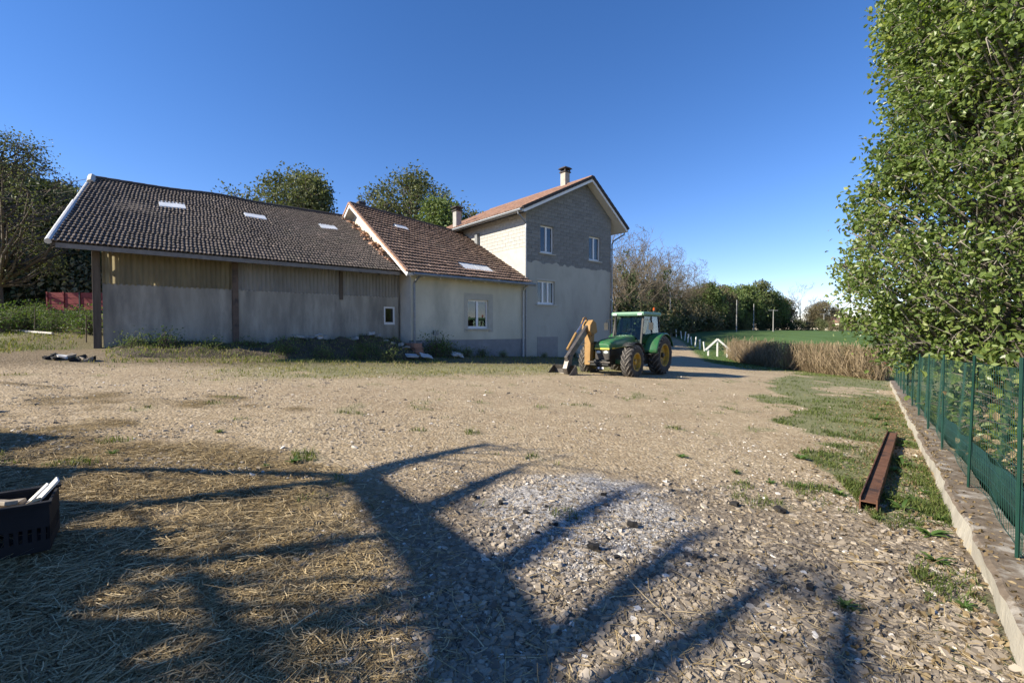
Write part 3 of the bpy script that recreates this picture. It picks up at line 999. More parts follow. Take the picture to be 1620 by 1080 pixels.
for v in tb.data.vertices:
    v.co = (v.co.x, -v.co.y, v.co.z)
for a in sk: skylight(broof, a[0] + 0.03, a[1] - 0.03, a[2], a[3], on_barn, h=0.075)
m = MB()
for k in range(25):
    s_ = L1 + k * 0.425
    m.tube([(s_, BR[0], BR[1] + 0.03), (s_ + 0.45, BR[0], BR[1] + 0.055)], [0.12, 0.105], 8)
m.build('ridge_tiles', M_tile_barn, broof)
for o in [broof] + list(broof.children):
    co = np.zeros(len(o.data.vertices) * 3); o.data.vertices.foreach_get('co', co); co = co.reshape(-1, 3)
    co[:, 2] += 0.2 * (fbm(co[:, 0] * .3 + 3, co[:, 1] * .35 + 8, 2) - .5) * sm(0.3, 2.0, co[:, 1])
    o.data.vertices.foreach_set('co', co.ravel()); o.data.update()
# verge: white flashing on the lower part, grey higher up
def verge(t0, t1, name, mt, w=0.1, h=0.1):
    m = MB(); n = 6
    for k in range(n):
        a = t0 + (t1 - t0) * k / n; b = t0 + (t1 - t0) * (k + 1) / n
        m.tube([(barn_lo(a) - 0.05, a, on_barn(a) + 0.03), (barn_lo(b) - 0.05, b + .03, on_barn(b) + 0.05)], w * .62, 10)
    m.build(name, mt, broof)
verge(0.1, 3.9, 'flashing', M_flash, 0.14, 0.14)
verge(3.95, 6.3, 'upper_flashing', mat('worn flashing', (0.25, 0.24, 0.22), (0.6, 0.6, 0.58), 5, 0.7))
MB().tube([(L1 - 0.05, 6.6, 7.6), (L1 - 0.02, 7.2, 7.98)], [0.13, 0.14], 8).build('hip_tile', mat('pale end tile', (0.45, 0.42, 0.36), (0.6, 0.57, 0.5), 8, 0.8), broof)
m = MB(); m.box(L0 + 0.1, BS1 - 0.35, BE[0] - 0.03, BE[0] + 0.0, BE[1] - 0.16, BE[1] - 0.02)
m.build('fascia', mat('grey fascia', (0.14, 0.13, 0.12), (0.21, 0.2, 0.185), 6, 0.8), broof)
for k in range(14):
    s_ = -17.9 + k * 0.8
    if s_ < -7.3: MB().beam((s_, BE[0] + 0.05, on_barn(BE[0] + .05) - 0.17), (s_, 7.1, on_barn(7.1) - 0.17), 0.08, 0.13).build('rafter', M_wood_dark, broof)
# concrete wall in bays with a formwork joint
posts_s = [-17.52, -13.64, -9.68]
bay = [(-17.38, -13.74), (-13.54, -7.02)]
bwin = (-7.74, -7.2, 1.85, 2.67)
for i, (a, b) in enumerate(bay):
    m = MB()
    holes = [bwin] if i == 1 else []
    wall_sheet(m, a, b, -0.5, 2.22, [h for h in holes], t=BW, reveal=0.12)
    m2_holes = holes
    wall_sheet(m, a, b, 2.235, 3.12, [h for h in holes], t=BW + 0.004, reveal=0.12)
    m.add([(a, BW + 0.002, 3.12), (b, BW + 0.002, 3.12), (b, BW + 0.2, 3.12), (a, BW + 0.2, 3.12)], [(0, 1, 2, 3)])
    m.add([(a, BW + 0.2, -0.5), (b, BW + 0.2, -0.5), (b, BW + 0.2, 1.8), (a, BW + 0.2, 1.8)], [(0, 3, 2, 1)])
    m.add([(a, BW + 0.012, 2.15), (b if i == 0 else -7.78, BW + 0.012, 2.15), (b if i == 0 else -7.78, BW + 0.012, 2.3), (a, BW + 0.012, 2.3)], [(0, 1, 2, 3)])
    m.build('concrete_wall', M_concrete, barn)
o = window(barn, *bwin, BW + 0.02, 1, sill=False)
MB().box(bwin[0] - .02, bwin[1] + .02, BW + 0.14, BW + 0.16, bwin[2], bwin[3]).build('backing', M_curtain, o)
# posts
for i, s_ in enumerate(posts_s):
    m = MB()
    if i < 2:
        m.box(s_ - 0.1, s_ + 0.1, BW - 0.09, BW - 0.075, -0.4, 4.2); m.box(s_ - 0.1, s_ + 0.1, BW + 0.075, BW + 0.09, -0.4, 4.2); m.box(s_ - 0.012, s_ + 0.012, BW - 0.075, BW + 0.075, -0.4, 4.2)
        m.build('post', M_steel, barn)
    else:
        m.box(s_ - 0.07, s_ + 0.07, BW - 0.05, BW + 0.05, 2.9, 4.3); m.build('post', M_wood_dark, barn)
# timber corner
MB().box(-17.62, -17.42, BW - 0.12, BW + 0.12, -0.4, 4.1).build('corner_post', M_wood_dark, barn, bevel=0.012)
# corrugated translucent sheets
def corr_material(name, col):
    m, nt, b = nodes(name)
    vec = objco(nt, (1, 1, 0.25))
    c = ramp(nt, noise(nt, vec, 2.2, 6, .7), [(0.3, tuple(q * 0.6 for q in col)), (0.7, col)])
    nt.links.new(c, b.inputs['Base Color'])
    b.inputs['Roughness'].default_value = 0.55
    tr = nt.nodes.new('ShaderNodeBsdfTranslucent'); nt.links.new(c, tr.inputs['Color'])
    ms = nt.nodes.new('ShaderNodeMixShader'); ms.inputs[0].default_value = 0.55
    nt.links.new(b.outputs[0], ms.inputs[1]); nt.links.new(tr.outputs[0], ms.inputs[2])
    nt.links.new(ms.outputs[0], nt.nodes['Material Output'].inputs['Surface'])
    return m
M_corr = corr_material('yellowed corrugated sheet', (0.42, 0.36, 0.22))
M_corr2 = corr_material('grey corrugated sheet', (0.58, 0.56, 0.51))
def corrugated(s0, s1, z0, z1, t, mt):
    n = max(4, int((s1 - s0) / 0.019)); V = []; Q = []
    for k in range(n + 1):
        s_ = s0 + (s1 - s0) * k / n
        off = 0.02 * math.sin(2 * PI * (s_) / 0.15)
        V += [(s_, t + off, z0), (s_, t + off, z1)]
    for k in range(n): Q.append((2 * k, 2 * k + 2, 2 * k + 3, 2 * k + 1))
    return link('corrugated_sheet', qmesh('corrugated_sheet', V, Q, mt, smooth=True), barn)
for a, b, mt in ((-17.38, -13.74, M_corr), (-13.54, -9.76, M_corr2), (-9.6, -7.02, M_corr2)):
    n = max(1, int(round((b - a) / 0.92))); w = (b - a) / n
    for k in range(n): corrugated(a + k * w, a + (k + 1) * w + 0.03, 3.08 + random.uniform(-.01, .01), 4.45, BW - 0.04 + 0.045 + 0.008 * (k % 2), mt)
MB().box(-17.4, -7.05, BW + 0.09, BW + 0.17, 3.55, 3.67).build('rail', M_wood_dark, barn)
# back wall with openings to the light
m = MB(); wall_sheet(m, -17.5, -7.0, -0.5, 4.2, [(-16.8, -14.4, 0.5, 3.9), (-12, -9.5, 0.8, 3.4)], t=13.2); m.build('rear_wall', M_concrete, barn)
m = MB()
wall_sheet(m, 1.13, 13.1, -0.4, 4.1, [(1.5, 2.15, 3.72, 4.02), (5.0, 9.0, -0.4, 3.2)], t=-17.3, reveal=0.1, flip_axis=True)
m.add([(-17.3, 1.13, 4.1), (-17.3, 13.1, 4.1), (-17.3, 13.1, on_barn(1.3) - 0.12), (-17.3, BR[0], BR[1] - 0.14), (-17.3, 1.3, on_barn(1.3) - 0.12)], [(0, 1, 2, 3, 4)])
m.build('end_wall', M_wood_dark, barn)

# ---------------- earth bank and rubble against the barn wall
nS, nT_ = 110, 16
S_ = np.linspace(-17.4, -6.4, nS); T_ = np.linspace(-1.9, 0.98, nT_)
SS, TT = np.meshgrid(S_, T_)
prof = np.sin(np.clip((TT + 1.9) / 2.9, 0, 1) * PI * 0.62) * np.interp(SS, [-17.4, -16.6, -13.2, -11.6, -7.6, -6.4], [0.0, .45, .5, 1, 1, 0])
XX = C0[0] + SS * UU[0] + TT * VV[0]; YY = C0[1] + SS * UU[1] + TT * VV[1]
base = gz(XX, YY)
ZZ = base - 0.06 + prof * (0.62 + 0.8 * (fbm(SS * 1.4, TT * 1.4, 3) - 0.5))
ii = np.arange(nS * nT_).reshape(nT_, nS)
Q = np.stack([ii[:-1, :-1].ravel(), ii[:-1, 1:].ravel(), ii[1:, 1:].ravel(), ii[1:, :-1].ravel()], 1)
bank = link('earth_bank', qmesh('earth_bank', np.stack([XX.ravel(), YY.ravel(), ZZ.ravel()], 1), Q, mat('dark soil', (0.05, 0.038, 0.025), (0.11, 0.085, 0.055), 3, 0.95, bmp=0.9, bscale=14, bdist=0.06), smooth=True))
tag(bank, 'dark heaped earth along the foot of the barn wall', 'earth bank', kind='structure')


def bank_z(s, t):
    i = np.clip((s + 17.4) / 11.0 * (nS - 1), 0, nS - 1); j = np.clip((t + 1.9) / 2.88 * (nT_ - 1), 0, nT_ - 1)
    return float(ZZ[int(round(j)), int(round(i))])


_r = np.random.default_rng(44)
_n = 6500
_S = _r.uniform(-17.3, -6.6, _n); _T = _r.uniform(-2.6, 0.9, _n)
BANK_PTS = (_S, _T)
M_rubble = mat('pale rubble', (0.3, 0.29, 0.27), (0.45, 0.44, 0.41), 5, 0.95, bmp=0.6, bscale=20, rnd=0.2)
def chunk(name, size, seed, mt):
    r = random.Random(seed)
    bm = bmesh.new()
    bmesh.ops.create_cube(bm, size=1.0)
    bmesh.ops.subdivide_edges(bm, edges=bm.edges[:], cuts=1, use_grid_fill=True)
    for v in bm.verts:
        v.co = Vector((v.co.x * size[0], v.co.y * size[1], v.co.z * size[2])) * r.uniform(0.66, 1.15)
    me = bpy.data.meshes.new(name); bm.to_mesh(me); bm.free(); me.materials.append(mt)
    return me
rub = [(-11.6, 0.4), (-11.1, 0.5), (-10.6, 0.45), (-10.2, 0.6), (-9.9, 0.5), (-10.9, 0.1), (-8.3, 0.4), (-8.0, 0.2), (-7.9, -0.3), (-7.7, -0.6), (-7.6, -0.9), (-8.6, 0.5), (-9.4, 0.3), (-12.0, 0.6)]
for k, (s_, t_) in enumerate(rub):
    x, y = st_xy(s_, t_)
    sz = (random.uniform(.16, .42), random.uniform(.12, .3), random.uniform(.07, .16))
    o = link('rubble_chunk', chunk('rubble_chunk', sz, k, M_rubble), None, (x, y, bank_z(s_, t_) + sz[2] * 0.45 + .03), (random.uniform(-.3, .3), random.uniform(-.3, .3), random.uniform(0, 3)))
    tag(o, 'broken grey masonry chunk lying on the earth bank by the barn', 'rubble', 'masonry rubble on the earth bank')
M_sheet = mat('white slab', (0.38, 0.39, 0.39), (0.5, 0.51, 0.5), 3, 0.8)
for k, (s_, t_, sz, rot, lab) in enumerate([(-7.75, -1.7, (0.5, 0.34, 0.08), (0.25, 0.1, 0.4), 'white slab leaning flat beside the brick steps at the earth bank'),
                                           (-7.15, -1.8, (0.5, 0.36, 0.07), (0.5, 0.15, 0.9), 'tilted pale slab nearest the annex downpipe'),
                                           (-5.2, -1.2, (0.5, 0.35, 0.16), (0.2, 0.2, 0.6), 'white bag-like lump in the weeds under the annex wall')]):
    x, y = st_xy(s_, t_)
    o = link('white_slab', chunk('white_slab', sz, 50 + k, M_sheet), None, (x, y, gzf(x, y) + 0.18), rot)
    tag(o, lab, 'slab')
# stack of bricks like rough steps
root = empty('brick_stack', (*st_xy(-7.1, -0.6), gzf(*st_xy(-7.1, -0.6))), BANG)
tag(root, 'rough stepped stack of red bricks at the annex corner', 'brick stack')
mb_ = MB().box(-0.2, 0.2, -0.1, 0.1, -0.045, 0.045).mesh('brick', mat('red brick', (0.25, 0.13, 0.085), (0.36, 0.2, 0.14), 5, 0.9, rnd=0.2))
for r_ in range(6):
    for c_ in range(6 - r_ // 2):
        link('brick', mb_, root, (0.02 * random.random() + (r_ % 2) * 0.03, 0.22 * c_ + 0.11 * r_ * 0.5 - 0.5, 0.05 + r_ * 0.095), (0, 0, random.uniform(-.1, .1)))
# small grey box on a stake
x, y = st_xy(-5.9, -0.45)
root = empty('meter_post', (x, y, gzf(x, y)), BANG)
tag(root, 'small grey box on a thin stake before the annex wall', 'meter box')
MB().tube([(0, 0, -0.1), (0, 0, 1.0)], 0.018, 6).build('stake', M_gutter, root)
MB().box(-0.12, 0.12, -0.07, 0.07, 0.96, 1.16).build('box', M_gutter, root, bevel=0.01)

# ================================================================= vegetation builders
def tubes_np(segs, n=5):
    """segs: list of (p0,p1,r0,r1) -> V,Q"""
    A = np.array([s[0] for s in segs], float); B = np.array([s[1] for s in segs], float)
    r0 = np.array([s[2] for s in segs]); r1 = np.array([s[3] for s in segs])
    D = B - A; D /= np.maximum(np.linalg.norm(D, axis=1, keepdims=True), 1e-6)
    ref = np.where(np.abs(D[:, 2:3]) < 0.9, np.array([[0, 0, 1.0]]), np.array([[1.0, 0, 0]]))
    S = np.cross(D, ref); S /= np.linalg.norm(S, axis=1, keepdims=True); T = np.cross(S, D)
    V = np.zeros((len(segs), 2, n, 3))
    for k in range(n):
        a = 2 * PI * k / n
        o = S * math.cos(a) + T * math.sin(a)
        V[:, 0, k] = A + o * r0[:, None]; V[:, 1, k] = B + o * r1[:, None]
    q = np.array([[k, (k + 1) % n, n + (k + 1) % n, n + k] for k in range(n)])
    Q = (np.arange(len(segs)) * 2 * n)[:, None, None] + q[None]
    return V.reshape(-1, 3), Q.reshape(-1, 4)


def leaf_cards(C, size, r, asp=0.62, fold=0.25, up=0.35):
    """folded leaves (two quads each) at centres C"""
    n = len(C)
    sz = size * r.uniform(0.65, 1.3, n)
    d = r.normal(size=(n, 3)); d[:, 2] -= 0.25; d /= np.linalg.norm(d, axis=1, keepdims=True)
    nn = r.normal(size=(n, 3)); nn[:, 2] = np.abs(nn[:, 2]) + up
    s = np.cross(d, nn); s /= np.maximum(np.linalg.norm(s, axis=1, keepdims=True), 1e-6)
    nn = np.cross(s, d)
    L = sz[:, None]
    V = np.zeros((n, 6, 3))
    V[:, 0] = C - d * L * 0.5
    V[:, 1] = C + d * L * 0.5 - nn * L * 0.08
    w = asp * 0.5
    V[:, 2] = C - d * L * 0.22 + s * L * w + nn * L * fold * 0.5
    V[:, 3] = C + d * L * 0.2 + s * L * w * 0.85 + nn * L * fold * 0.45
    V[:, 4] = C - d * L * 0.22 - s * L * w + nn * L * fold * 0.5
    V[:, 5] = C + d * L * 0.2 - s * L * w * 0.85 + nn * L * fold * 0.45
    q = np.array([[0, 2, 3, 1], [0, 1, 5, 4]])
    Q = (np.arange(n) * 6)[:, None, None] + q[None]
    return V.reshape(-1, 3), Q.reshape(-1, 4)


def crown_tree(seed, H, R, z0, prof, n_cl, per, leaf, cl_r, trunk_r, lean=(0, 0), shell=0.35, limb_r=0.03, lobes=0.25, twigs=5):
    """returns (wood V,Q), (leaf V,Q,tint). prof(h 0..1)->radius factor; clumps fill the volume, mostly the outside."""
    r = np.random.default_rng(seed)
    segs = []
    pts = []
    nseg = 9
    for i in range(nseg + 1):
        f = i / nseg
        pts.append(np.array([lean[0] * f + r.normal(0, 0.03) * H * 0.15 * f, lean[1] * f + r.normal(0, 0.03) * H * 0.15 * f, f * H * 0.93 - (0.25 if i == 0 else 0)]))
    for i in range(nseg):
        ra = trunk_r * (1 - i / nseg) ** 0.8 + 0.02; rb = trunk_r * (1 - (i + 1) / nseg) ** 0.8 + 0.02
        if i == 0: ra *= 1.25
        segs.append((pts[i], pts[i + 1], ra, rb))
    def trunk_at(z):
        f = np.clip(z / (H * 0.93), 0, 1) * nseg; i = min(int(f), nseg - 1)
        return pts[i] + (pts[i + 1] - pts[i]) * (f - i)
    lob_a = r.uniform(0, 2 * PI, 7); lob_h = r.uniform(0, 1, 7)
    LC = []; TT_ = []
    for k in range(n_cl):
        h = r.random() ** 0.9
        a = r.uniform(0, 2 * PI)
        rr = 1 + lobes * sum(math.cos(a - lob_a[i]) * math.exp(-((h - lob_h[i]) / 0.16) ** 2) for i in range(7))
        rad = R * prof(h) * rr
        q = rad * (shell + (1 - shell) * math.sqrt(r.random()))
        z = z0 + h * (H - z0)
        ax = trunk_at(z)
        c = np.array([ax[0] + q * math.cos(a), ax[1] + q * math.sin(a), z + r.normal(0, 0.15)])
        # limb from trunk to clump
        zb = max(z0 * 0.75, z - q * r.uniform(0.5, 1.0))
        b = trunk_at(zb)
        mid = b + (c - b) * 0.5 + np.array([r.normal(0, .08) * q, r.normal(0, .08) * q, -0.08 * q + r.normal(0, .05) * q])
        lr = limb_r * (0.5 + q / max(R, .1))
        segs.append((b, mid, lr, lr * 0.7)); segs.append((mid, c, lr * 0.7, lr * 0.22))
        nl = int(per * r.uniform(0.5, 1.5))
        off = np.clip(r.normal(size=(nl, 3)), -1.7, 1.7) * cl_r * r.uniform(0.7, 1.25) * np.array([1, 1, 0.8])
        # twigs
        for j in range(min(nl, twigs)):
            segs.append((c, c + off[j] * 1.15, lr * 0.25, lr * 0.08))
        LC.append(c + off)
        TT_.append(np.clip(r.normal(r.uniform(0.25, 0.75), 0.17, nl), 0, 1))
    LC = np.concatenate(LC); TT_ = np.concatenate(TT_)
    lv, lq = leaf_cards(LC, leaf, r)
    return tubes_np(segs), (lv, lq, np.repeat(TT_, 6))


def bare_tree(seed, H, trunk_r, spread=0.55, levels=4, kids=(5, 5, 4, 3), straight=0.12, rmin=0.006):
    r = np.random.default_rng(seed)
    segs = []; tips = []
    def grow(p, d, L, rad, lv):
        n = 4 if lv == 0 else 3
        q = p; dd = d
        pts = [q]
        for i in range(n):
            dd = dd + r.normal(size=3) * straight * (1 + 0.4 * lv) + np.array([0, 0, 0.05])
            dd = dd / np.linalg.norm(dd)
            q2 = q + dd * L / n
            segs.append((q, q2, rad * (1 - 0.75 * i / n), rad * (1 - 0.75 * (i + 1) / n)))
            q = q2; pts.append(q)
        if lv >= levels: tips.append(q); return
        for k in range(kids[lv]):
            f = r.uniform(0.25, 1.0) if lv else r.uniform(0.3, 1.0)
            i = min(int(f * n), n - 1); b = pts[i] + (pts[i + 1] - pts[i]) * (f * n - i)
            nd = dd + r.normal(size=3) * spread * (1.25 if lv == 0 else 1); nd[2] += 0.22
            nd /= np.linalg.norm(nd)
            grow(b, nd, L * r.uniform(0.42, 0.66), max(rad * (1 - 0.7 * f) * 0.6, rmin), lv + 1)
    grow(np.array([0, 0, -0.2]), np.array([r.normal(0, .05), r.normal(0, .05), 1.0]), H * 0.72, trunk_r, 0)
    return segs, np.array(tips)


def plant_tree(name, wood, leaf, mats_, loc, rz=0.0, label=None, cat='tree', group=None, sc=1.0, crown='crown'):
    root = empty(name, loc, rz)
    root.scale = (sc, sc, sc)
    link('trunk', wood if isinstance(wood, bpy.types.Mesh) else qmesh('trunk', *wood, mats_[0], smooth=True), root)
    if leaf is not None:
        link(crown, leaf if isinstance(leaf, bpy.types.Mesh) else qmesh(crown, leaf[0], leaf[1], mats_[1], tint=leaf[2]), root)
    tag(root, label, cat, group)
    return root


M_leaf_big = tint_mat('lime green leaf', [(0, (0.05, 0.085, 0.02)), (0.45, (0.125, 0.18, 0.045)), (0.8, (0.215, 0.27, 0.075)), (1, (0.34, 0.37, 0.13))], 0.4, 0.42, spec=0.55)
M_leaf_mid = tint_mat('oak leaf', [(0, (0.06, 0.075, 0.028)), (0.5, (0.125, 0.145, 0.06)), (1, (0.22, 0.225, 0.105))], 0.6, 0.25)
M_leaf_green = tint_mat('fresh leaf', [(0, (0.065, 0.1, 0.03)), (0.5, (0.14, 0.19, 0.06)), (1, (0.23, 0.28, 0.1))], 0.6, 0.28)
M_leaf_dark = tint_mat('dark evergreen leaf', [(0, (0.02, 0.032, 0.012)), (0.5, (0.05, 0.068, 0.028)), (1, (0.105, 0.125, 0.055))], 0.6, 0.15)
M_leaf_dry = tint_mat('dry leaf', [(0, (0.11, 0.075, 0.04)), (0.5, (0.22, 0.165, 0.09)), (1, (0.36, 0.28, 0.165))], 0.8, 0.2)
M_leaf_brown = tint_mat('bud brown twig', [(0, (0.09, 0.075, 0.042)), (0.5, (0.16, 0.135, 0.075)), (1, (0.23, 0.2, 0.11))], 0.8, 0.15)
M_weed = tint_mat('weed leaf', [(0, (0.035, 0.07, 0.014)), (0.5, (0.085, 0.15, 0.035)), (1, (0.19, 0.25, 0.07))], 0.55, 0.3)
M_grass = tint_mat('grass blade', [(0, (0.055, 0.085, 0.018)), (0.5, (0.13, 0.165, 0.04)), (0.85, (0.24, 0.235, 0.08)), (1, (0.36, 0.3, 0.15))], 0.65, 0.3)
M_straw = tint_mat('straw', [(0, (0.1, 0.07, 0.035)), (0.45, (0.34, 0.25, 0.12)), (1, (0.7, 0.56, 0.33))], 0.6, 0.15, tcol=(1, 1, 0.8))
M_stone = tint_mat('flat stone', [(0, (0.07, 0.06, 0.05)), (0.3, (0.19, 0.157, 0.118)), (0.7, (0.31, 0.26, 0.195)), (0.93, (0.43, 0.37, 0.29)), (1, (0.64, 0.6, 0.53))], 0.9, 0, rnd=0.0)

# big tree behind the fence
def prof_big(h):
    return float(np.interp(h, [0, 0.08, 0.22, 0.45, 0.7, 0.88, 1.0], [0.78, 0.97, 1.0, 0.95, 0.82, 0.68, 0.32]))
wood, leaf = crown_tree(21, 16.5, 3.35, 2.3, prof_big, 1850, 74, 0.124, 0.27, 0.26, shell=0.42, limb_r=0.03, lobes=0.16, twigs=6)
bx_, by_ = 12.95, 11.6
plant_tree('leafy_tree', wood, leaf, (M_bark_pale, M_leaf_big), (bx_, by_, gzf(bx_, by_)), 0.4, 'tall dense tree with glossy green leaves overhanging the green wire fence')
wood, leaf = crown_tree(22, 14, 3.4, 1.6, prof_big, 380, 55, 0.14, 0.36, 0.28, shell=0.3, limb_r=0.035)
plant_tree('leafy_tree', wood, leaf, (M_bark_pale, M_leaf_big), (14.8, 7.6, gzf(14.8, 7.6)), 1.4, 'second green-leaved tree further along the fence, rooted beside the first')

# trees standing behind the roofs
def prof_round(h):
    return float(np.interp(h, [0, 0.15, 0.4, 0.65, 0.85, 1.0], [0.45, 0.8, 1.0, 0.95, 0.7, 0.2]))
wood, leaf = crown_tree(31, 16.2, 5.2, 4.0, prof_round, 330, 75, 0.26, 0.7, 0.38, lobes=0.3, limb_r=0.08)
plant_tree('leafy_tree', wood, leaf, (M_bark, M_leaf_mid), (-21.4, 49, 1.0), 0.0, 'olive green round tree rising behind the barn ridge')
wood, leaf = crown_tree(32, 18, 6.0, 4.0, prof_round, 270, 60, 0.27, 0.7, 0.4, lobes=0.5, limb_r=0.1)
plant_tree('leafy_tree', wood, leaf, (M_bark, M_leaf_mid), (-11.2, 52, 0.6), 1.0, 'broad airy tree behind the annex ridge with visible dark limbs')
wood, leaf = crown_tree(33, 13.5, 3.6, 3.0, prof_round, 200, 55, 0.28, 0.65, 0.3, lobes=0.4, limb_r=0.07)
plant_tree('leafy_tree', wood, leaf, (M_bark, M_leaf_green), (-7.2, 47, 0.6), 2.0, 'bright green bushy tree just behind the annex chimney')

# prototypes for the woods
def proto_bare(seed, H, tr, ivy=0, mat_=M_bark_grey, levels=4):
    segs, tips = bare_tree(seed, H, tr, levels=levels, rmin=0.021)
    w = qmesh('trunk', *tubes_np(segs, 4), mat_, smooth=True)
    lf = None
    r = np.random.default_rng(seed + 900)
    if ivy:
        C = []
        for (a, b, ra, rb) in segs[:4]:
            f = r.random((int(ivy), 1))
            C.append(a + (b - a) * f + r.normal(size=(int(ivy), 3)) * 0.32)
        n = min(len(tips), 60)
        for q in tips[r.choice(len(tips), 7)]:
            C.append(q + r.normal(size=(50, 3)) * 0.3)
        C = np.concatenate(C)
        lv, lq = leaf_cards(C, 0.26, r)
        lf = qmesh('crown', lv, lq, M_leaf_dark, tint=np.repeat(r.random(len(C)), 6))
    else:
        sel = tips[r.random(len(tips)) < 0.8]
        C = np.repeat(sel, 3, 0) + r.normal(size=(len(sel) * 3, 3)) * 0.09
        lv, lq = leaf_cards(C, 0.11, r)
        lf = qmesh('crown', lv, lq, M_leaf_brown, tint=np.repeat(r.random(len(C)), 6))
    return w, lf
P_bare = [proto_bare(40, 12, 0.2), proto_bare(41, 12, 0.18), proto_bare(42, 11, 0.17)]
P_ivy = [proto_bare(50, 12, 0.24, 260), proto_bare(51, 12, 0.22, 200)]
def proto_leafy(seed, H, R, z0, ncl, per, leaf, clr, mt, lobes=0.35):
    w, l = crown_tree(seed, H, R, z0, prof_round, ncl, per, leaf, clr, 0.025 * H, lobes=lobes, limb_r=0.06)
    return qmesh('trunk', *w, M_bark, smooth=True), qmesh('crown', l[0], l[1], mt, tint=l[2])
P_green = [proto_leafy(60, 10, 3.6, 2.0, 150, 40, 0.4, 0.75, M_leaf_green), proto_leafy(61, 10, 3.0, 1.5, 130, 40, 0.4, 0.7, M_leaf_mid)]
P_dark = [proto_leafy(62, 9, 3.4, 0.6, 190, 42, 0.42, 0.75, M_leaf_dark), proto_leafy(63, 10, 3.8, 0.8, 190, 40, 0.42, 0.8, M_leaf_dark)]
P_brown = [proto_leafy(64, 8, 2.8, 1.2, 120, 36, 0.3, 0.7, M_leaf_brown), proto_leafy(65, 10, 3.6, 1.4, 150, 40, 0.35, 0.75, M_leaf_brown)]
def bush_proto(seed, H, R, mt, ncl=60, per=42, leaf=0.22):
    w, l = crown_tree(seed, H, R, 0.15, lambda h: float(np.interp(h, [0, 0.3, 0.7, 1], [0.9, 1, 0.75, 0.25])), ncl, per, leaf, 0.42, 0.06, shell=0.2, limb_r=0.03)
    return qmesh('stem', *w, M_bark, smooth=True), qmesh('foliage', l[0], l[1], mt, tint=l[2])
P_bush = [bush_proto(70, 3.0, 2.0, M_leaf_dark), bush_proto(71, 2.8, 1.9, M_leaf_brown), bush_proto(72, 2.6, 1.8, M_leaf_mid)]


def top_scale(x, y, prof_px, prof_py, H, jit):
    px = 810 + 740 * x / y
    return max(.3, (1.6 + (522 - np.interp(px, prof_px, prof_py)) / 740 * y - gzf(x, y)) / H * jit)
WPX, WPY = [960, 1000, 1060, 1110, 1150, 1180], [372, 388, 420, 440, 462, 468]


def put(name, proto, x, y, sc, rz, label, group, cat='tree', names=('trunk', 'crown'), dz=0.0, sz=None):
    root = empty(name, (x, y, gzf(x, y) + dz), rz)
    root.scale = (sc, sc, sz or sc)
    link(names[0], proto[0], root)
    if proto[1] is not None: link(names[1], proto[1], root)
    tag(root, label, cat, group)
    return root


rr = random.Random(77)
G1 = 'bare trees of the wood behind the house'
L1b = 'leafless grey-brown tree of the wood between the house and the field'
L1i = 'leafless tree with dark ivy up its trunk in the wood by the house'
for k in range(13):
    y = 46 + k * 3.8 + rr.uniform(-1, 1)
    x = y * (0.235 + 0.012 * k + rr.uniform(-0.015, 0.015))
    ivy = k in (1, 2, 5, 6, 9)
    put('bare_tree', (P_ivy if ivy else P_bare)[k % (2 if ivy else 3)], x, y, top_scale(x, y, WPX, WPY, 12.0, rr.uniform(0.85, 1.08)), rr.uniform(0, 6), L1i if ivy else L1b, 'ivy-clad trees of the wood by the house' if ivy else G1)
for k in range(30):
    f_ = rr.uniform(0.21, 0.42)
    y = 56 + (f_ - .21) * 210 + rr.uniform(0, 8)
    x = y * f_
    put('bare_tree', P_bare[k % 3], x, y, top_scale(x, y, WPX, WPY, 12.0, rr.uniform(0.75, 1.05)), rr.uniform(0, 6), L1b, G1)
# thicket under the wood
for k in range(44):
    f = k / 43
    y = 45 + 50 * f + rr.uniform(-1, 4)
    x = y * (0.215 + 0.2 * f + rr.uniform(-0.012, 0.02)) 
    b = k % 3 if f > 0.25 else (1 if k % 2 else 0)
    put('thicket_bush', P_bush[b], x, y, rr.uniform(0.95, 1.5) * (1 + .35 * f), rr.uniform(0, 6), ['dark evergreen bush in the thicket left of the lane', 'brown twiggy bush in the thicket left of the lane', 'olive green bush in the thicket left of the lane'][b], ['dark bushes beside the lane', 'brown bushes beside the lane', 'olive bushes beside the lane'][b], 'bush', ('stem', 'foliage'))
for k in range(16):
    f = k / 15
    y = 86 + 25 * f
    x = y * (0.37 + 0.125 * f)
    b = (0, 0, 2)[k % 3]
    put('thicket_bush', P_bush[b], x, y, rr.uniform(0.8, 1.25), rr.uniform(0, 6), ['dark evergreen bush in the thicket left of the lane', '', 'olive green bush in the thicket left of the lane'][b], ['dark bushes beside the lane', '', 'olive bushes beside the lane'][b], 'bush', ('stem', 'foliage'))
# far tree line beyond the field
far_list = [(1120, 95, 'green', 0.9), (1135, 100, 'brown', 0.9), (1150, 108, 'green', 0.95), (1165, 118, 'brown', 1.0), (1180, 112, 'green', 1.0), (1203, 118, 'green', 1.15), (1222, 122, 'green', 0.95), (1240, 128, 'brown', 0.85),
            (1253, 132, 'bare', 0.85), (1268, 128, 'bare', 0.95), (1285, 134, 'brown', 0.85), (1300, 132, 'brown', 0.8), (1238, 150, 'brown', 0.9), (1325, 165, 'brown', 0.75), (1342, 170, 'brown', 0.7), (1368, 150, 'green', 0.55), (1390, 155, 'dark', 0.6), (1420, 150, 'brown', 0.6), (1440, 160, 'dark', 0.6), (1465, 150, 'green', 0.6), (1500, 150, 'dark', 0.6), (1540, 150, 'dark', 0.6), (1585, 150, 'green', 0.6), (1100, 105, 'brown', 0.9), (1085, 112, 'brown', 0.9)]
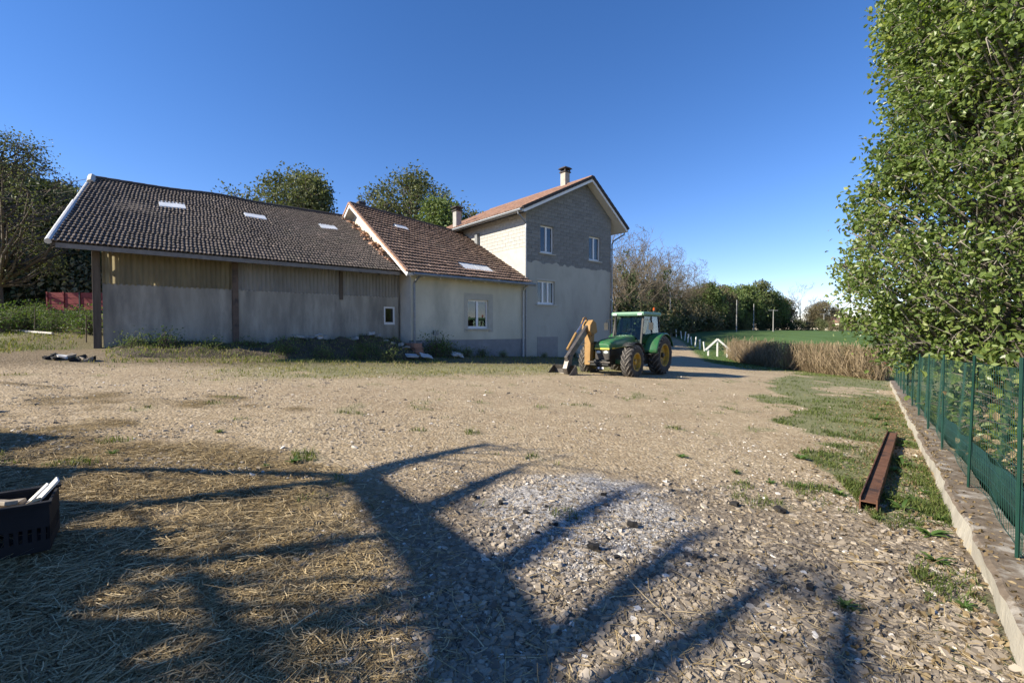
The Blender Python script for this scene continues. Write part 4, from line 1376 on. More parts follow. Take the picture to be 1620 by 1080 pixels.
for k, (px, d, kind, sc) in enumerate(far_list):
    x = (px - 810) / 740 * d
    pr = {'green': P_green, 'brown': P_brown, 'dark': P_dark, 'bare': P_bare}[kind]
    put('far_tree', pr[k % 2], x, d, sc, rr.uniform(0, 6), {'green': 'green leafy tree in the line beyond the field', 'brown': 'brown budding tree in the line beyond the field', 'dark': 'dark evergreen tree in the line beyond the field', 'bare': 'leafless tree in the line beyond the field'}[kind], 'trees beyond the field, ' + kind)
for k in range(26):
    px = 1170 + k * 18; d = 112 + k * 1.6 + rr.uniform(-4, 4)
    b = rr.choice((0, 1, 2)) if k < 24 else 1
    put('hedge_bush', P_bush[b], (px - 810) / 740 * d, d, rr.uniform(0.7, 1.15), rr.uniform(0, 6), ['dark bush in the scrub line at the top of the field', 'brown bush in the scrub line at the top of the field', 'olive bush in the scrub line at the top of the field'][b], ['dark scrub beyond the field', 'brown scrub beyond the field', 'olive scrub beyond the field'][b], 'bush', ('stem', 'foliage'))

# wooded slope on the left
GL = 'trees on the wooded slope behind the barn'
for k in range(46):
    d = 32 + (k % 23) * 2.6 + rr.uniform(-1, 1.5) + (10 if k > 22 else 0)
    px = (rr.uniform(-70, 150) if k < 23 else rr.uniform(-60, 175))
    x = (px - 810) / 740 * d
    kind = rr.choice(['dark', 'dark', 'brown', 'mid'])
    pr = {'dark': P_dark, 'brown': P_brown, 'mid': [P_green[1]] * 2}[kind]
    hmax = 1.6 + (522 - np.interp(px, [-60, 0, 60, 130, 180], [245, 262, 292, 305, 325])) / 740 * d - gzf(x, d)
    tsc = min(rr.uniform(0.75, 1.05), hmax / 10.5)
    if tsc < 0.3: continue
    put('slope_tree', pr[k % 2], x, d, tsc, rr.uniform(0, 6), {'dark': 'dark evergreen tree on the wooded slope beside the barn', 'brown': 'brown budding tree on the wooded slope beside the barn', 'mid': 'olive green tree on the wooded slope beside the barn'}[kind], GL + ', ' + kind)
for k in range(30):
    d = rr.uniform(30, 62); px = rr.uniform(-700, -70)
    kind = rr.choice(['dark', 'brown', 'mid'])
    pr = {'dark': P_dark, 'brown': P_brown, 'mid': [P_green[1]] * 2}[kind]
    put('slope_tree', pr[k % 2], (px - 810) / 740 * d, d, rr.uniform(0.7, 1.0), rr.uniform(0, 6), {'dark': 'dark evergreen tree on the wooded slope beside the barn', 'brown': 'brown budding tree on the wooded slope beside the barn', 'mid': 'olive green tree on the wooded slope beside the barn'}[kind], GL + ', ' + kind)
for k in range(16):
    d = 33 + rr.uniform(0, 7); px = -40 + k * 13
    put('slope_bush', P_bush[k % 2], (px - 810) / 740 * d, d, rr.uniform(1.0, 1.6), rr.uniform(0, 6), ['dark bush at the foot of the wooded slope', 'brown twiggy bush at the foot of the wooded slope'][k % 2], ['dark bushes at the foot of the slope', 'brown bushes at the foot of the slope'][k % 2], 'bush', ('stem', 'foliage'))
wood, leaf = crown_tree(88, 10.2, 2.9, 2.6, prof_round, 190, 60, 0.12, 0.42, 0.18, lobes=0.5, limb_r=0.05, twigs=9)
xx_, yy_ = (0 - 810) / 740 * 24.5, 24.5
plant_tree('budding_tree', wood, leaf, (M_bark, M_leaf_mid), (xx_, yy_, gzf(xx_, yy_)), 0.3, 'loosely leaved tree with fine twigs at the edge of the left slope', sc=0.95)


# ---------------------------------------------------------------- grass, straw, stones
def blades(X, Y, hgt, wid, r, lean=0.5, zoff=-0.01):
    n = len(X)
    Z = gz(X, Y) + zoff
    a = r.uniform(0, 2 * PI, n); b = a + r.normal(0, 0.5, n)
    h = hgt * r.uniform(0.5, 1.3, n)
    sx, sy = np.cos(a), np.sin(a)
    ln = h * r.uniform(0.1, lean, n)
    V = np.zeros((n, 6, 3))
    w = wid * r.uniform(0.7, 1.3, n)
    for i, (f, ww, lf) in enumerate(((0, 1.0, 0), (0.55, 0.75, 0.35), (1.0, 0.12, 1.0))):
        cx = X + np.cos(b + PI / 2) * ln * lf; cy = Y + np.sin(b + PI / 2) * ln * lf; cz = Z + h * f * (1 - 0.25 * lf * lean)
        V[:, 2 * i] = np.stack([cx - sx * w * ww / 2, cy - sy * w * ww / 2, cz], 1)
        V[:, 2 * i + 1] = np.stack([cx + sx * w * ww / 2, cy + sy * w * ww / 2, cz], 1)
    q = np.array([[0, 1, 3, 2], [2, 3, 5, 4]])
    Q = (np.arange(n) * 6)[:, None, None] + q[None]
    return V.reshape(-1, 3), Q.reshape(-1, 4)


def sample(n, x0, x1, y0, y1, fn, r, persp=True):
    """random ground points, denser near the camera, kept with probability fn, inside the field of view"""
    if persp:
        u = r.random(n); Y = 1.0 / (1 / y0 + u * (1 / y1 - 1 / y0))
    else: Y = r.uniform(y0, y1, n)
    X = r.uniform(-1.65, 1.2, n) * Y if persp else r.uniform(x0, x1, n)
    k = (X > x0) & (X < x1) & (r.random(n) < fn(X, Y))
    return X[k], Y[k]


r = np.random.default_rng(101)
X, Y = sample(500000, -30, 24, 3.0, 34, lambda x, y: grass_mask(x, y) * (0.08 + 0.8 * sm(0.42 - .2 * (x < 5) * (y > 12), 0.62, fbm(x * 2.5, y * 2.5, 3))), r)
a_, e_ = loc_w(X, Y); s_, t_ = loc_st(X, Y)
keep = ((e_ < -0.02)) & ~((t_ > -0.05) & (s_ > -18) & (s_ < 8))
X, Y = X[keep], Y[keep]; t_ = t_[keep]; s_ = s_[keep]
hg = 0.04 + 0.08 * fbm(X * 1.5, Y * 1.5, 2) + 0.05 * sm(-3.5, -1.5, t_) * (s_ < 4)
V, Q = blades(X, Y, hg, 0.004 + 0.0011 * Y, r, 0.9)
tn = np.clip(r.normal(0.42, 0.2, len(X)) - .17 * (X > 1.5) * (loc_w(X, Y)[1] > -6) + .2 * ((t_ < -2) & (t_ > -8)) + 0.35 * (fbm(X * .7, Y * .7, 2) - .5) + 0.2 * (t_ > -8), 0, 1)
o = link('yard_grass', qmesh('yard_grass', V, Q, M_grass, tint=np.repeat(tn, 6)))
tag(o, 'short patchy grass growing in the yard and along the walls', 'grass', kind='stuff')
# field and verges beyond
n = 30000
Y = 1 / r.uniform(1 / 60, 1 / 27, n); X = Y * r.uniform(0.3, 1.1, n)
k = (grass_mask(X, Y) > 0.5) & (loc_w(X, Y)[1] < 40)
X, Y = X[k], Y[k]
V, Q = blades(X, Y, 0.09, 0.0011 * Y, r, 0.8)
o = link('field_grass', qmesh('field_grass', V, Q, M_grass, tint=np.repeat(np.clip(r.normal(.3, .15, len(X)), 0, 1), 6)))
tag(o, 'green meadow grass of the field beyond the dry hedge', 'grass', kind='stuff')
# garden growth behind the fence
n = 22000
aa = r.uniform(0, 26, n); ee = 0.5 + 5 * r.random(n)
X = W0[0] + aa * WD[0] + ee * WN[0]; Y = W0[1] + aa * WD[1] + ee * WN[1]
V, Q = blades(X, Y, 0.1 + 0.35 * fbm(X, Y, 2), 0.004 + 0.001 * Y, r, 0.8)
o = link('garden_grass', qmesh('garden_grass', V, Q, M_grass, tint=np.repeat(np.clip(r.normal(.3, .2, n), 0, 1), 6)))
tag(o, 'rank green grass on the lower ground behind the wire fence', 'grass', kind='stuff')

# rank growth on the earth bank
_S, _T = BANK_PTS
X = C0[0] + _S * UU[0] + _T * VV[0]; Y = C0[1] + _S * UU[1] + _T * VV[1]
bz_ = np.array([bank_z(a, b) for a, b in zip(_S, _T)])
V, Q = blades(X, Y, 0.04 + .14 * fbm(_S * 1.2, _T * 1.2, 2), 0.018, r, 0.95)
V = V.reshape(-1, 6, 3); V[:, :, 2] += np.maximum(bz_ - gz(X, Y), 0)[:, None]; V = V.reshape(-1, 3)
o = link('bank_grass', qmesh('bank_grass', V, Q, M_grass, tint=np.repeat(np.clip(r.normal(.6, .3, len(X)), 0, 1), 6)))
tag(o, 'rank grass and dead stalks over the earth bank', 'grass', kind='stuff')

# straw
X, Y = sample(290000, -8, 4.5, 1.7, 8.5, lambda x, y: np.clip(straw_mask(x, y) * (0.25 + 0.9 * sm(.4, .62, fbm(x * 3.1, y * 3.1, 3))) + 0.03 + .05 * (x < -.5), 0, 1), r)
n = len(X)
ln = np.exp(r.normal(math.log(.085), .55, n)); an = r.uniform(0, 2 * PI, n); cu = r.normal(0, 0.25, n)
V = np.zeros((n, 6, 3)); wd = r.uniform(0.0022, 0.0055, n)
zb = gz(X, Y); lift = np.abs(r.normal(0, 0.012, n)) + 0.004; tl_ = r.normal(0, 0.1, n)
for i, f in enumerate((-0.5, 0, 0.5)):
    A = an + cu * f
    cx = X + np.cos(A) * ln * f; cy = Y + np.sin(A) * ln * f
    cz = zb + lift + tl_ * ln * f
    cz = np.maximum(cz, zb - 0.004)
    V[:, 2 * i] = np.stack([cx - np.sin(A) * wd / 2, cy + np.cos(A) * wd / 2, cz + 0.0012], 1)
    V[:, 2 * i + 1] = np.stack([cx + np.sin(A) * wd / 2, cy - np.cos(A) * wd / 2, cz], 1)
Q = ((np.arange(n) * 6)[:, None, None] + np.array([[0, 1, 3, 2], [2, 3, 5, 4]])[None]).reshape(-1, 4)
o = link('straw', qmesh('straw', V.reshape(-1, 3), Q, M_straw, tint=np.repeat(np.clip(r.normal(.45, .25, n), 0, 1), 6)))
tag(o, 'loose golden straw trodden over the left of the yard', 'straw', kind='stuff')


# dead leaves blown against the low wall
n = 2600
aa = r.uniform(-1, 16, n) ** 1.0; ee = -np.abs(r.normal(0, .7, n)) * .9 + .3 * r.random(n)
X = W0[0] + aa * WD[0] + ee * WN[0]; Y = W0[1] + aa * WD[1] + ee * WN[1]
Z = gz(X, Y) + .012 + np.where((ee > 0.02), .17, 0)
lv, lq = leaf_cards(np.stack([X, Y, Z], 1), 0.045, r, up=2.5)
o = link('dead_leaves', qmesh('dead_leaves', lv, lq, M_leaf_dry, tint=np.repeat(np.clip(r.normal(.35, .25, n), 0, 1), 6)))
tag(o, 'dry brown leaves blown along the low wall', 'dead leaves', kind='stuff')


# stones
def stone_arrays(X, Y, size, r, flat=0.3, sink=0.3, tilt=0.22):
    n = len(X)
    k = 6
    ang = (np.arange(k) / k * 2 * PI)[None] + r.uniform(-0.33, 0.33, (n, k)) + r.uniform(0, 6, (n, 1))
    rad = size[:, None] * r.uniform(0.6, 1.15, (n, k))
    asp = r.uniform(0.55, 1.0, (n, 1)); rot = r.uniform(0, 2 * PI, (n, 1))
    px = rad * np.cos(ang); py = rad * np.sin(ang) * asp
    qx = px * np.cos(rot) - py * np.sin(rot); qy = px * np.sin(rot) + py * np.cos(rot)
    h = size * flat * r.uniform(0.6, 1.5, n)
    tx = r.normal(0, tilt, (n, 1)); ty = r.normal(0, tilt, (n, 1))
    V = np.zeros((n, 2 * k, 3))
    z0 = gz(X, Y)
    ins = r.uniform(0.72, 0.92, (n, 1))
    V[:, :k, 0] = X[:, None] + qx; V[:, :k, 1] = Y[:, None] + qy; V[:, :k, 2] = (z0 - h * sink)[:, None] + qx * tx + qy * ty
    V[:, k:, 0] = X[:, None] + qx * ins; V[:, k:, 1] = Y[:, None] + qy * ins; V[:, k:, 2] = (z0 + h * (1 - sink))[:, None] + (qx * tx + qy * ty) * ins + r.normal(0, 1, (n, k)) * h[:, None] * 0.08
    q = [[i, (i + 1) % k, k + (i + 1) % k, k + i] for i in range(k)] + [[k, k + 1, k + 2, k + 3], [k, k + 3, k + 4, k + 5]]
    Q = (np.arange(n) * 2 * k)[:, None, None] + np.array(q)[None]
    return V, Q


def gravel_density(x, y):
    d = sm(-1.7, 0.3, x + 0.2 * (y - 2.5) + 0.6 * (fbm(x * 1.3, y * 1.3, 2) - .5)) * (1 - sm(3.3, 5.6, y - 0.1 * x + 1.6 * (fbm(x * 1.1 + 9, y * 1.1, 3) - 0.5)))
    d = np.maximum(d, 0.05 * (y > 4.6))
    a, e = loc_w(x, y); s, t = loc_st(x, y)
    return d * (e < -0.03) * (t < -0.5)


X, Y = sample(92000, -16, 16, 1.75, 17, gravel_density, r)
sz = np.exp(r.normal(math.log(0.018), 0.42, len(X))) * (1 + 0.035 * Y)
am = ash_mask(X, Y)
sz = np.clip(np.where(am > 0.5, sz * 0.75, sz), 0, .05)
V, Q = stone_arrays(X, Y, sz, r, sink=.48)
tn = np.clip(r.normal(0.45, 0.22, len(X)), 0, 1)
tn = np.where(r.random(len(X)) < 0.006, 1.0, tn)
tn = np.where((am > 0.3) & (r.random(len(X)) < 0.35), r.choice([0.0, 0.1, 0.3, 0.85, 0.95], len(X)), tn)
o = link('gravel', qmesh('gravel', V.reshape(-1, 3), Q.reshape(-1, 4), M_stone, tint=np.repeat(tn, 12)))
tag(o, 'flat grey-beige stone chips covering the near yard', 'gravel', kind='stuff')
X, Y = sample(60000, -24, 20, 4.6, 22, lambda x, y: 0.5 * (1 - grass_mask(x, y)) * (loc_w(x, y)[1] < -.03) * (loc_st(x, y)[1] < -3.5) * sm(.35, .6, fbm(x * .9 + 4, y * .9, 3)), r)
sz = np.exp(r.normal(math.log(0.0105), 0.45, len(X))) * (1 + 0.05 * Y)
V, Q = stone_arrays(X, Y, sz, r, flat=.45)
o = link('pebbles', qmesh('pebbles', V.reshape(-1, 3), Q.reshape(-1, 4), M_stone, tint=np.repeat(np.clip(r.normal(.6, .25, len(X)), 0, 1), 12)))
tag(o, 'small pale pebbles strewn over the dirt of the yard', 'pebbles', kind='stuff')
# ash flakes
X, Y = sample(60000, -1.5, 3, 2.6, 6.2, lambda x, y: sm(0.15, 0.7, ash_mask(x, y)) * 0.95, r)
sz = np.exp(r.normal(math.log(0.0048), 0.45, len(X)))
V, Q = stone_arrays(X, Y, sz, r, flat=0.4, sink=0.1, tilt=0.5)
M_ash = tint_mat('ash flake', [(0, (0.02, 0.02, 0.02)), (0.3, (0.13, 0.12, 0.108)), (0.6, (0.4, 0.375, 0.34)), (1, (0.72, 0.69, 0.64))], 0.95, 0, rnd=0)
o = link('ash', qmesh('ash', V.reshape(-1, 3), Q.reshape(-1, 4), M_ash, tint=np.repeat(np.clip(r.normal(.6, .2, len(X)), 0, 1), 12)))
tag(o, 'white and grey ash left by a fire on the stones', 'ash', kind='stuff')
# the larger single stones, each a piece of the ground
smesh = []
for k in range(14):
    V, Q = stone_arrays(np.zeros(1) + 500.0, np.zeros(1) - 60.0, np.array([1.0]), r, flat=0.32, sink=0.3, tilt=0.08)
    V = V.reshape(-1, 3); V = V - np.array([500.0, -60.0, float(gz(np.array([500.0]), np.array([-60.0]))[0])])
    smesh.append(qmesh('stone', V, Q.reshape(-1, 4), M_stone, tint=np.full(12, r.choice([0.3, .45, .55, .65, .75, .8, .93]))))
X, Y = sample(9000, -2.5, 8, 1.8, 9, lambda x, y: gravel_density(x, y) * (gravel_density(x, y) > .4), r)
for k in range(min(298, len(X))):
    s_ = float(np.exp(np.clip(r.normal(math.log(0.029), 0.25), -4.2, -3.2))) * (1 + 0.05 * Y[k])
    o = link('stone', smesh[k % 14], ground, (X[k], Y[k], gzf(X[k], Y[k]) + 0.004), (r.normal(0, .15), r.normal(0, .15), r.uniform(0, 6)))
    o.scale = (s_, s_ * r.uniform(.7, 1.1), s_)
# charred pieces in the ash
M_char = mat('charred wood', (0.012, 0.011, 0.01), (0.035, 0.032, 0.03), 12, 0.9, bmp=0.6, bscale=50)
for k, (x, y, L) in enumerate([(-0.1, 4.15, 0.16), (0.12, 3.95, 0.12), (0.35, 3.75, 0.1), (0.9, 4.55, 0.13), (1.0, 3.85, 0.2), (1.35, 3.4, 0.12), (1.55, 3.4, 0.1), (0.6, 3.4, 0.22), (0.75, 3.3, 0.1), (0.3, 4.1, 0.08), (2.2, 4.6, 0.2), (2.6, 4.5, 0.24), (-0.35, 4.3, 0.14), (0.2, 3.6, 0.09), (2.0, 3.1, 0.15)]):
    o = link('charred_lump', chunk('charred_lump', (L * .45, L * .27, L * .2), 200 + k, M_char), None, (x, y, gzf(x, y) + L * .1), (0, 0, random.uniform(0, 3)))
    tag(o, 'black charred lump among the ash', 'charcoal', 'charred lumps in the ash patch')


# leafy weeds
def weed_mesh(seed, n, L, W, up):
    r = np.random.default_rng(seed)
    V = []; Q = []; T = []
    for k in range(n):
        a = r.uniform(0, 2 * PI); l = L * r.uniform(0.5, 1.15); w = W * r.uniform(.7, 1.2); el = r.uniform(0.2, up)
        d = np.array([math.cos(a), math.sin(a), 0]); s = np.array([-math.sin(a), math.cos(a), 0])
        b = len(V)
        for i, f in enumerate((0, 0.35, 0.7, 1.0)):
            c = d * l * f * math.cos(el * (1 - 0.5 * f)) + np.array([0, 0, l * (math.sin(el) * f - 0.45 * f * f * math.sin(el) * 1.1)]) + np.array([0, 0, 0.005])
            ww = w * (0.35, 1.0, 0.85, 0.08)[i]
            V += [c - s * ww / 2 + np.array([0, 0, ww * .18]), c, c + s * ww / 2 + np.array([0, 0, ww * .18])]
        for i in range(3):
            for j in range(2): Q.append([b + i * 3 + j, b + i * 3 + j + 1, b + i * 3 + 4 + j, b + i * 3 + 3 + j])
        T += [float(np.clip(r.normal(.5, .2), 0, 1))] * 12
    return qmesh('leaves', V, Q, M_weed, tint=T, smooth=True)
W_p = [weed_mesh(300, 16, 0.26, 0.055, 1.2), weed_mesh(301, 22, 0.2, 0.045, 1.1), weed_mesh(302, 40, 0.14, 0.02, 1.4), weed_mesh(303, 14, 0.3, 0.06, 1.25)]
weeds = [(4.35, 5.0, 0, 'broad-leaved weed by the near end of the rusty beam'), (4.0, 4.75, 3, None), (5.55, 6.6, 3, 'lush rosette of long leaves between rusty beam and wall'), (5.75, 6.95, 0, None), (5.2, 6.3, 1, None), (6.6, 7.9, 1, None), (7.2, 8.8, 0, None), (7.6, 9.4, 3, None), (4.75, 5.35, 1, None), (4.15, 4.5, 2, None), (3.7, 4.1, 0, 'spreading weed at the foot of the wall'), (3.3, 3.6, 1, None), (3.6, 5.1, 2, None), (3.3, 5.3, 2, None), (3.0, 5.4, 1, None), (3.5, 4.45, 2, None), (2.75, 5.7, 2, None), (2.3, 6.3, 1, None), (4.1, 6.6, 1, None), (2.9, 2.95, 2, None), (2.1, 2.9, 2, None), (8.2, 10.2, 0, None), (9.0, 11.2, 3, None), (10.2, 12.9, 0, None), (11.4, 14.2, 3, None), (-4.3, 5.0, 2, None), (-2.6, 4.9, 2, None), (-2.4, 5.1, 1, None), (-3.9, 6.2, 2, None), (8.6, 11.0, 3, None), (7.0, 8.3, 1, None)]
for k, (x, y, i, lab) in enumerate(weeds):
    root = empty('weed', (x, y, gzf(x, y)), rr.uniform(0, 6)); s_ = rr.uniform(0.45, 0.85); root.scale = (s_,) * 3
    link('leaves', W_p[i], root)
    tag(root, lab or 'small green weed rooted in the gravel', 'weed', None if lab else 'small weeds in the gravel')
# tall weeds on the left rough ground and by the walls
P_weedbush = [bush_proto(310, 0.9, 0.6, M_weed, 30, 26, 0.1), bush_proto(311, 0.75, 0.7, M_leaf_green, 26, 26, 0.1)]
for k in range(30):
    d = rr.uniform(17.5, 26); px = rr.uniform(-25, 150)
    x = (px - 810) / 740 * d
    put('tall_weed', P_weedbush[k % 2], x, d, rr.uniform(0.4, 0.85), rr.uniform(0, 6), 'clump of tall pale green weeds on the rough ground left of the barn', 'tall weeds left of the barn', 'weed', ('stem', 'foliage'))
for k, (s_, t_, sc) in enumerate([(-12.5, -1.2, .8), (-11.3, -1.6, .7), (-10, -1.8, .6), (-8.9, -2.0, .8), (-6.1, -0.8, 1.3), (-5.7, -0.7, 1.1), (-5.0, -0.6, .7), (-4.2, -0.5, .7), (-3.3, -0.5, .6), (-2.0, -0.5, .5), (-9.5, -1.2, .9), (-14.5, -.2, .8), (-15.8, 0.1, .9), (-16.6, 0.2, .8), (-13.4, 0.0, .7), (1.0, -.4, .4), (3.5, -.4, .5)]):
    x, y = st_xy(s_, t_)
    put('wall_weed', P_weedbush[k % 2], x, y, sc * 0.6, rr.uniform(0, 6), 'dark weedy clump growing at the foot of the farm walls', 'weeds along the farm walls', 'weed', ('stem', 'foliage'))


# ================================================================= hedge of dry brush
def hedge(name, pts, H, W, seed, label, dry=1.0):
    r = np.random.default_rng(seed)
    P = np.array(pts); seg = np.linalg.norm(np.diff(P, axis=0), axis=1); L = seg.sum()
    cum = np.concatenate([[0], np.cumsum(seg)])
    def at(q):
        return np.stack([np.interp(q, cum, P[:, 0]), np.interp(q, cum, P[:, 1])], 1)
    root = empty(name, (P[0][0], P[0][1], gzf(*P[0])))
    tag(root, label, 'hedge')
    n = int(L * 150)
    q = r.uniform(0, L, n); base = at(q)
    off = r.uniform(-1, 1, n) * W
    d = at(np.minimum(q + .1, L + .0)) - at(np.maximum(q - .1, 0)); d /= np.maximum(np.linalg.norm(d, axis=1, keepdims=True), 1e-6); nrm = np.stack([-d[:, 1], d[:, 0]], 1)
    segs = []
    hv = H * (0.82 + 0.4 * fbm(q * 0.8, q * 0 + seed, 3))
    for k in range(n):
        b = np.array([base[k, 0] + nrm[k, 0] * off[k] * .6, base[k, 1] + nrm[k, 1] * off[k] * .6, 0.0]); b[2] = gzf(b[0], b[1]) - .05
        hh = hv[k] * r.uniform(.5, 1.18); lean = r.normal(0, .35, 2)
        t = b + np.array([nrm[k, 0] * off[k] * .5 + lean[0], nrm[k, 1] * off[k] * .5 + lean[1], hh])
        mid = (b + t) / 2 + np.array([r.normal(0, .12), r.normal(0, .12), .1])
        rad = r.uniform(.008, .02)
        segs += [(b, mid, rad, rad * .8), (mid, t, rad * .8, rad * .4)]
        if r.random() < 0.75:   # drooping end
            e = t + np.array([r.normal(0, .3), r.normal(0, .3), -r.uniform(.3, 1.0) * hh * .8])
            segs.append((t, e, rad * .5, rad * .25))
    V, Q = tubes_np(segs, 3)
    o = np.array([P[0][0], P[0][1], gzf(*P[0])])
    link('stems', qmesh('stems', V - o, Q, mat('dry stem', (0.2, 0.15, 0.09), (0.36, 0.28, 0.18), 3, .9)), root)
    m_ = int(L * 1100)
    q = r.uniform(0, L, m_); b = at(q); k_ = r.integers(0, n, m_)
    hh = np.interp(q, np.sort(q[:50]), np.full(50, H)) * (0.82 + 0.4 * fbm(q * 0.8, q * 0 + seed, 3))
    zz = r.random(m_) ** .8 * hh
    wd = W * (1.0 - .5 * (zz / hh) ** 2) * r.uniform(-1, 1, m_)
    dd = at(np.minimum(q + .1, L)) - at(np.maximum(q - .1, 0)); dd /= np.maximum(np.linalg.norm(dd, axis=1, keepdims=True), 1e-6)
    X = b[:, 0] - dd[:, 1] * wd; Y = b[:, 1] + dd[:, 0] * wd
    C = np.stack([X, Y, gz(X, Y) + zz], 1) - o
    lv, lq = leaf_cards(C, 0.1, r, asp=.4)
    link('foliage', qmesh('foliage', lv, lq, M_leaf_dry, tint=np.repeat(np.clip(r.normal(.45, .22, m_), 0, 1), 6)), root)
    return root
hedge('dry_hedge', [(20.9, 26.3), (20.2, 30), (19.2, 33.0)], 1.9, 0.8, 5, 'long tangled hedge of dry tan brush between the yard and the field')
hedge('dry_hedge', [(19.3, 34.0), (19.6, 38), (20.2, 42.5)], 1.8, 0.8, 6, 'dry hedge section crossed by the house shadow beside the white frame')

# ================================================================= low wall and wire fence
wl_ang = math.atan2(WD[1], WD[0])
nL = 90
V = []; Q = []
def wall_top(a):
    x = W0[0] + a * WD[0] + 0.2 * WN[0]; y = W0[1] + a * WD[1] + 0.2 * WN[1]
    return float(gbase(np.array([x - 0.2]), np.array([y]))[0]) + 0.17
rw = np.random.default_rng(9)
cross = [(0.0, -0.3, 0.0), (0.0, 0.0, .01), (0.015, .86, .012), (0.04, 1.0, .012), (0.13, 1.02, .006), (0.24, 1.0, .006), (0.34, .98, .006), (0.36, 0.0, .01), (0.36, -5.0, .0)]
aa_ = np.linspace(-2.0, 27.5, nL * 3)
for a in aa_:
    zt = wall_top(a)
    for e, f, j in cross:
        z = zt - 0.17 + 0.17 * f
        e2 = e + j * 6 * (float(fbm(np.array([a * 2.2]), np.array([e * 9 + f]), 4)[0]) - .5) + 0.014 * math.sin(a * 1.7)
        V.append((W0[0] + a * WD[0] + e2 * WN[0], W0[1] + a * WD[1] + e2 * WN[1], z + j * 3 * (float(fbm(np.array([a * 3.1 + 50]), np.array([e * 9]), 4)[0]) - .5)))
nc = len(cross)
for i in range(len(aa_) - 1):
    for j in range(nc - 1):
        Q.append((i * nc + j, (i + 1) * nc + j, (i + 1) * nc + j + 1, i * nc + j + 1))
lw = link('low_wall', qmesh('low_wall', V, Q, M_mossconc, smooth=False))
lw.data.materials.append(M_wallside)
for p in lw.data.polygons:
    if p.index % (nc - 1) in (0, 1): p.material_index = 1
tag(lw, 'low weathered concrete kerb wall with mossy top under the wire fence', 'wall')
# fence
post_a = [-1.2, 1.15, 3.4, 5.9, 8.3, 10.7, 13.1, 15.5, 17.9, 20.3, 22.7, 25.1, 27.3]
fence = empty('wire_fence', (W0[0], W0[1], 0))
tag(fence, 'green welded wire mesh fence on slim steel posts atop the low wall', 'fence')
FH = 1.39
def fpt(a, z, e=0.2):
    return Vector((a * WD[0] + e * WN[0], a * WD[1] + e * WN[1], wall_top(a) + z))
tilts = {2: -0.2}
for i, a in enumerate(post_a):
    p0 = fpt(a, -0.2); p1 = fpt(a + tilts.get(i, random.uniform(-.015, .015)) * 1.2, FH + 0.05)
    m = MB(); m.beam(p0, p1, 0.026, 0.005, up=(WD[0], WD[1], 0)); m.beam(p0, p1, 0.006, 0.026, up=(WD[0], WD[1], 0))
    m.build('post', M_green_steel, fence)
def net(a0, a1, k):
    segs = []
    L = a1 - a0
    def pt(a, z):
        f = (a - a0) / L
        sag = 0.03 * math.sin(f * PI) + 0.012 * math.sin(a * 5.1 + z * 3)
        zz = z * 1.14 - (0.02 * math.sin(f * PI) if z > 1.0 else 0) + (0.035 * math.sin(a * 2.3 + k) if z < 0.15 else 0)
        return np.array(fpt(a, zz, 0.225 + sag))
    nv = int(L / 0.075)
    zs = [0.03, 0.13, 0.23, 0.33, 0.43, 0.53, 0.63, 0.73, 0.83, 0.93, 1.03, 1.13, 1.2]
    rad = 0.0023 if a0 < 8 else 0.0028
    for i in range(nv + 1):
        a = a0 + L * i / nv
        for j in range(4):
            segs.append((pt(a, 0.03 + 1.17 * j / 4), pt(a, 0.03 + 1.17 * (j + 1) / 4), rad, rad))
    nh = max(8, int(L / 0.25))
    for z in zs:
        rd = rad * 1.25 if z in (0.03, 0.63, 1.2) else rad
        for i in range(nh): segs.append((pt(a0 + L * i / nh, z), pt(a0 + L * (i + 1) / nh, z), rd, rd))
    V, Q = tubes_np(segs, 4)
    link('wire_mesh', qmesh('wire_mesh', V, Q, M_green_steel), fence)
for k in range(len(post_a) - 1): net(post_a[k], post_a[k + 1], k)
# dark green strip low behind the mesh
V = []; Q = []
for i in range(61):
    a = -1 + 10 * i / 60
    V += [tuple(fpt(a, -0.25, 0.4 + .01 * math.sin(a * 7))), tuple(fpt(a, 0.3 + .02 * math.sin(a * 3), 0.41 + .02 * math.sin(a * 5)))]
for i in range(60): Q.append((2 * i, 2 * i + 2, 2 * i + 3, 2 * i + 1))
so = link('dark_green_strip', qmesh('dark_green_strip', V, Q, M_green_strip, smooth=True), fence)
sol = so.modifiers.new('thick', 'SOLIDIFY'); sol.thickness = 0.006
# shrubs and an old stump behind the fence
P_gar = [bush_proto(320, 1.3, 0.8, M_leaf_big, 40, 36, 0.1), bush_proto(321, 1.1, 0.8, M_leaf_green, 36, 34, 0.09), bush_proto(322, 1.0, 0.55, M_leaf_dry, 30, 40, 0.09)]
for a, e, i, sc, lab in [(3.6, 2.0, 1, 1.0, 'green garden shrub close behind the tilted fence post'), (5.2, 1.4, 2, 1.1, 'dry straw-coloured shrub behind the wire mesh'), (6.5, 2.0, 0, 1.15, 'leafy shrub under the big tree behind the mesh'), (8.5, 2.9, 0, 1.8, None), (10.5, 2.9, 0, 1.9, None), (12.5, 2.8, 0, 1.8, None), (7.0, 3.0, 0, 1.9, None), (14.5, 1.6, 1, 1.1, None), (4.5, 3.2, 0, 1.3, None), (2.6, 3.2, 1, 1.2, None), (7.8, 3.4, 0, 1.3, None), (17, 1.8, 1, 1.0, None)]:
    x = W0[0] + a * WD[0] + e * WN[0]; y = W0[1] + a * WD[1] + e * WN[1]
    put('garden_shrub', P_gar[i], x, y, sc, rr.uniform(0, 6), lab or 'green shrub growing behind the wire fence', None if lab else 'shrubs behind the wire fence', 'shrub', ('stem', 'foliage'))
